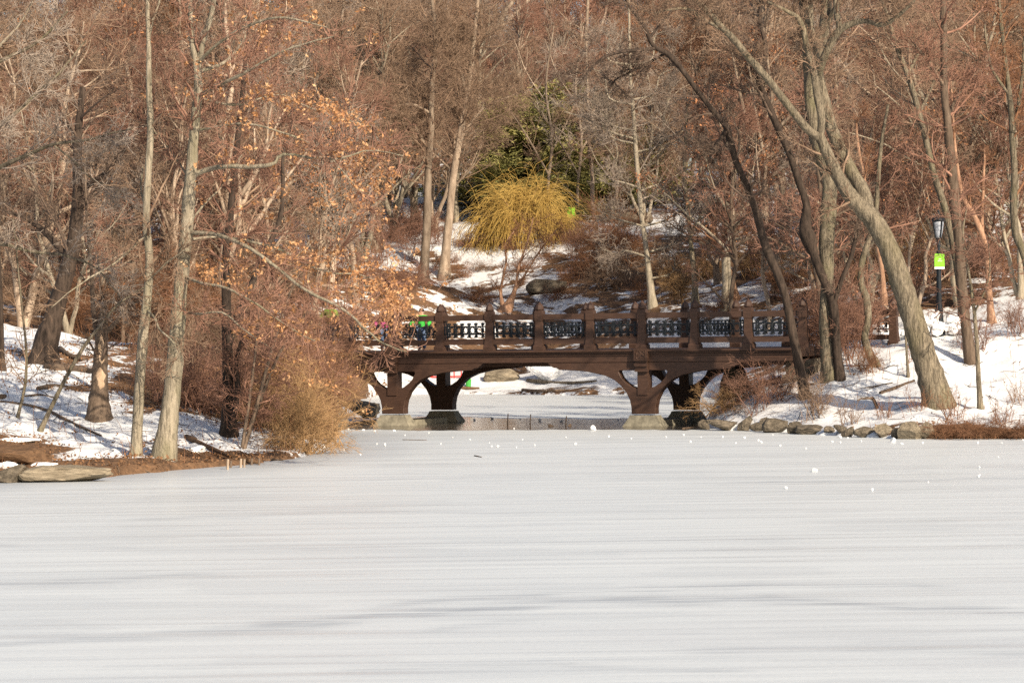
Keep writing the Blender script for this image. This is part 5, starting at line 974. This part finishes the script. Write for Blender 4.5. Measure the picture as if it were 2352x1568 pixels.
ps = empty('park_sign', (g[0] + .01, g[1] - .11, g[2]), 'lime green sign with a white foot strip on the black lamp post', 'sign')
w2, z0, z1 = 11.5 * sc, Z(618), Z(583)
bm = bmesh.new(); bx(bm, -w2, w2, -.012, .012, z0 + .07, z1); link('board', bm_mesh('board', bm, bevel=.003), M['sign_green'], ps)
bm = bmesh.new(); bx(bm, -w2, w2, -.012, .012, z0, z0 + .068); link('foot_strip', bm_mesh('foot_strip', bm), M['white'], ps)
bm = bmesh.new(); rng = np.random.RandomState(2)
for row, n in ((.30, 3), (.24, 5)):
    for k in range(n):
        x0 = -.028 * n / 2 + k * .028 + .02; hgt = rng.choice([.022, .034]); bx(bm, x0, x0 + .008, -.016, -.0125, z0 + row, z0 + row + hgt); bx(bm, x0 + .009, x0 + .019, -.016, -.0125, z0 + row + rng.choice([0, .012]), z0 + row + rng.choice([.006, .02]) + .012)
link('lettering', bm_mesh('lettering', bm), M['white'], ps)
# small green signs, bin and red barrier far behind
for i, (px, lab) in enumerate([(1307, 'left of two tiny green signs right of the willow'), (1317, 'right of two tiny green signs right of the willow')]):
    d = 175; q = P(px, 500, d); e = empty('small_sign', (q[0], d, gz(q[0], d)), lab, 'sign', 'pair of green signs by the willow'); s_ = d / FPX; zb = q[2] - gz(q[0], d)
    bm = bmesh.new(); bx(bm, -4 * s_, 4 * s_, -.02, .02, zb, zb + 24 * s_); link('board', bm_mesh('board', bm), M['sign_green'], e); bm = bmesh.new(); bx(bm, -.03, .03, .022, .06, -.3, zb + .1); link('pole', bm_mesh('pole', bm), M['iron'], e)
q = ground(1076, 893); s_ = q[1] / FPX; e = empty('green_bin', q, 'bright green bin on the far snow bank seen under the bridge', 'bin'); bm = bmesh.new(); lathe(bm, [(5.5 * s_, -.1), (6.4 * s_, .38), (6.8 * s_, .42)], s=12); link('body', bm_mesh('body', bm), M['can_green'], e); bm = bmesh.new(); lathe(bm, [(7 * s_, .424), (6.6 * s_, .47), (2 * s_, .50)], s=12); link('lid', bm_mesh('lid', bm), M['can_green'], e)
q = ground(1030, 872); q2 = ground(990, 876); s_ = q[1] / FPX; e = empty('red_barrier', q, 'red mesh barrier on the far bank seen behind the left arch', 'barrier')
for zz in (.12, .55): 
    bm = bmesh.new(); bx(bm, -1.6, 1.1, -.02, .02, zz, zz + .07); link('bar', bm_mesh('bar', bm), M['net_red'], e)
for k in range(8): bm = bmesh.new(); bx(bm, -1.5 + k * .35, -1.44 + k * .35, .022, .05, -.1, .66); link('upright', bm_mesh('upright', bm), M['net_red'], e)

# ------------------------------------------------------------------ people on the bridge
def skin_mesh(name, verts, edges, radii, m, parent, root=0, sub=2):
    me = bpy.data.meshes.new(name); me.from_pydata(verts, edges, []); o = link(name, me, m, parent)
    bpy.context.view_layer.objects.active = o
    sk = o.modifiers.new('skin', 'SKIN'); ss = o.modifiers.new('sub', 'SUBSURF'); ss.levels = sub; ss.render_levels = sub
    if not me.skin_vertices: me.skin_vertices.new() if hasattr(me.skin_vertices, 'new') else None
    if me.skin_vertices:
        for i, r_ in enumerate(radii):
            v = me.skin_vertices[0].data[i]; v.radius = (r_, r_) if not isinstance(r_, tuple) else r_; v.use_root = i == root
    dg = bpy.context.evaluated_depsgraph_get(); dg.update(); ev = bpy.data.meshes.new_from_object(o.evaluated_get(dg)); o.modifiers.clear()
    old = o.data; o.data = ev; ev.name = name
    if not ev.materials: ev.materials.append(m)
    ev.polygons.foreach_set('use_smooth', [True] * len(ev.polygons)); return o
def ball(name, c, r, m, parent, zmin=None):
    bm = bmesh.new(); bmesh.ops.create_icosphere(bm, subdivisions=3, radius=1)
    for v in bm.verts: v.co = Vector((c[0] + v.co.x * r[0], c[1] + v.co.y * r[1], c[2] + max(v.co.z, -1 if zmin is None else zmin) * r[2]))
    return link(name, bm_mesh(name, bm, True), m, parent)
def person(u, w, H, rz, label, jacket, trousers, hat=None, arm=0.35, rot=-TH):
    q = bridge_pt(u, w); z = 2.43 if abs(u) < 9.2 else gz(*q)
    e = empty('person', (q[0], q[1], z), label, 'person', None, rot + rz); k = H
    J = lambda *p: tuple(np.array(p) * k)
    V = [J(0, 0, .52), J(0, 0, .62), J(0, .0, .72), J(0, 0, .80), J(0, -.005, .855), J(0, -.012, .90), J(0, -.01, .955),
         J(.055, 0, .50), J(.06, -.01, .28), J(.06, .01, .05), J(.06, -.08, .018), J(-.055, 0, .50), J(-.06, -.01, .28), J(-.06, .01, .05), J(-.06, -.08, .018),
         J(.11, 0, .80), J(.11 + arm * .3, -.03, .66), J(.08 + arm * .3, -.15, .58), J(.07 + arm * .3, -.19, .56), J(-.11, 0, .80), J(-.11 - arm * .3, -.03, .66), J(-.08 - arm * .3, -.15, .58), J(-.07 - arm * .3, -.19, .56)]
    E = [(0, 1), (1, 2), (2, 3), (3, 4), (4, 5), (5, 6), (0, 7), (7, 8), (8, 9), (9, 10), (0, 11), (11, 12), (12, 13), (13, 14), (3, 15), (15, 16), (16, 17), (17, 18), (3, 19), (19, 20), (20, 21), (21, 22)]
    R = [.075, .07, .08, .075, .035, .058, .045, .055, .04, .028, .022, .055, .04, .028, .022, .04, .03, .022, .024, .04, .03, .022, .024]
    skin_mesh('body', V, E, [r_ * k for r_ in R], M['skin'], e)
    ji = [0, 1, 2, 3, 15, 16, 17, 19, 20, 21]; mp = {a: i for i, a in enumerate(ji)}
    skin_mesh('jacket', [V[a] for a in ji], [(mp[a], mp[b]) for a, b in E if a in mp and b in mp], [(R[a] + .02) * k for a in ji], M[jacket], e)
    ti = [0, 7, 8, 9, 11, 12, 13]; mp = {a: i for i, a in enumerate(ti)}
    skin_mesh('trousers', [V[a] for a in ti], [(mp[a], mp[b]) for a, b in E if a in mp and b in mp], [(R[a] + .014) * k for a in ti], M[trousers], e)
    ball('hair', J(0, .008, .925), np.array((.062, .068, .07)) * k, M[hat] if hat else M['hair'], e, -.15)
    ball('nose', J(0, -.07, .915), np.array((.008, .012, .012)) * k, M['skin'], e)
    for s in (-1, 1): ball('eye', J(s * .022, -.062, .928), np.array((.007, .006, .006)) * k, M['hair'], e)
    return e
person(-3.75, .95, 1.42, 0, 'person in a bright green jacket and jeans standing behind the bridge railing', 'jk_green', 'jeans', arm=.42)
person(-5.1, .9, 1.35, .3, 'person in a magenta top and blue jeans half hidden by oak leaves on the bridge', 'jk_pink', 'jeans')
person(-7.2, 1.1, 1.72, -.2, 'person in a lime green jacket and pink hat at the left end of the bridge', 'jk_lime', 'jk_dark', 'hat_pink')
person(-8.4, 1.6, 1.7, .4, 'person in a dark coat behind the branches at the left bridge end', 'jk_dark', 'jk_dark')
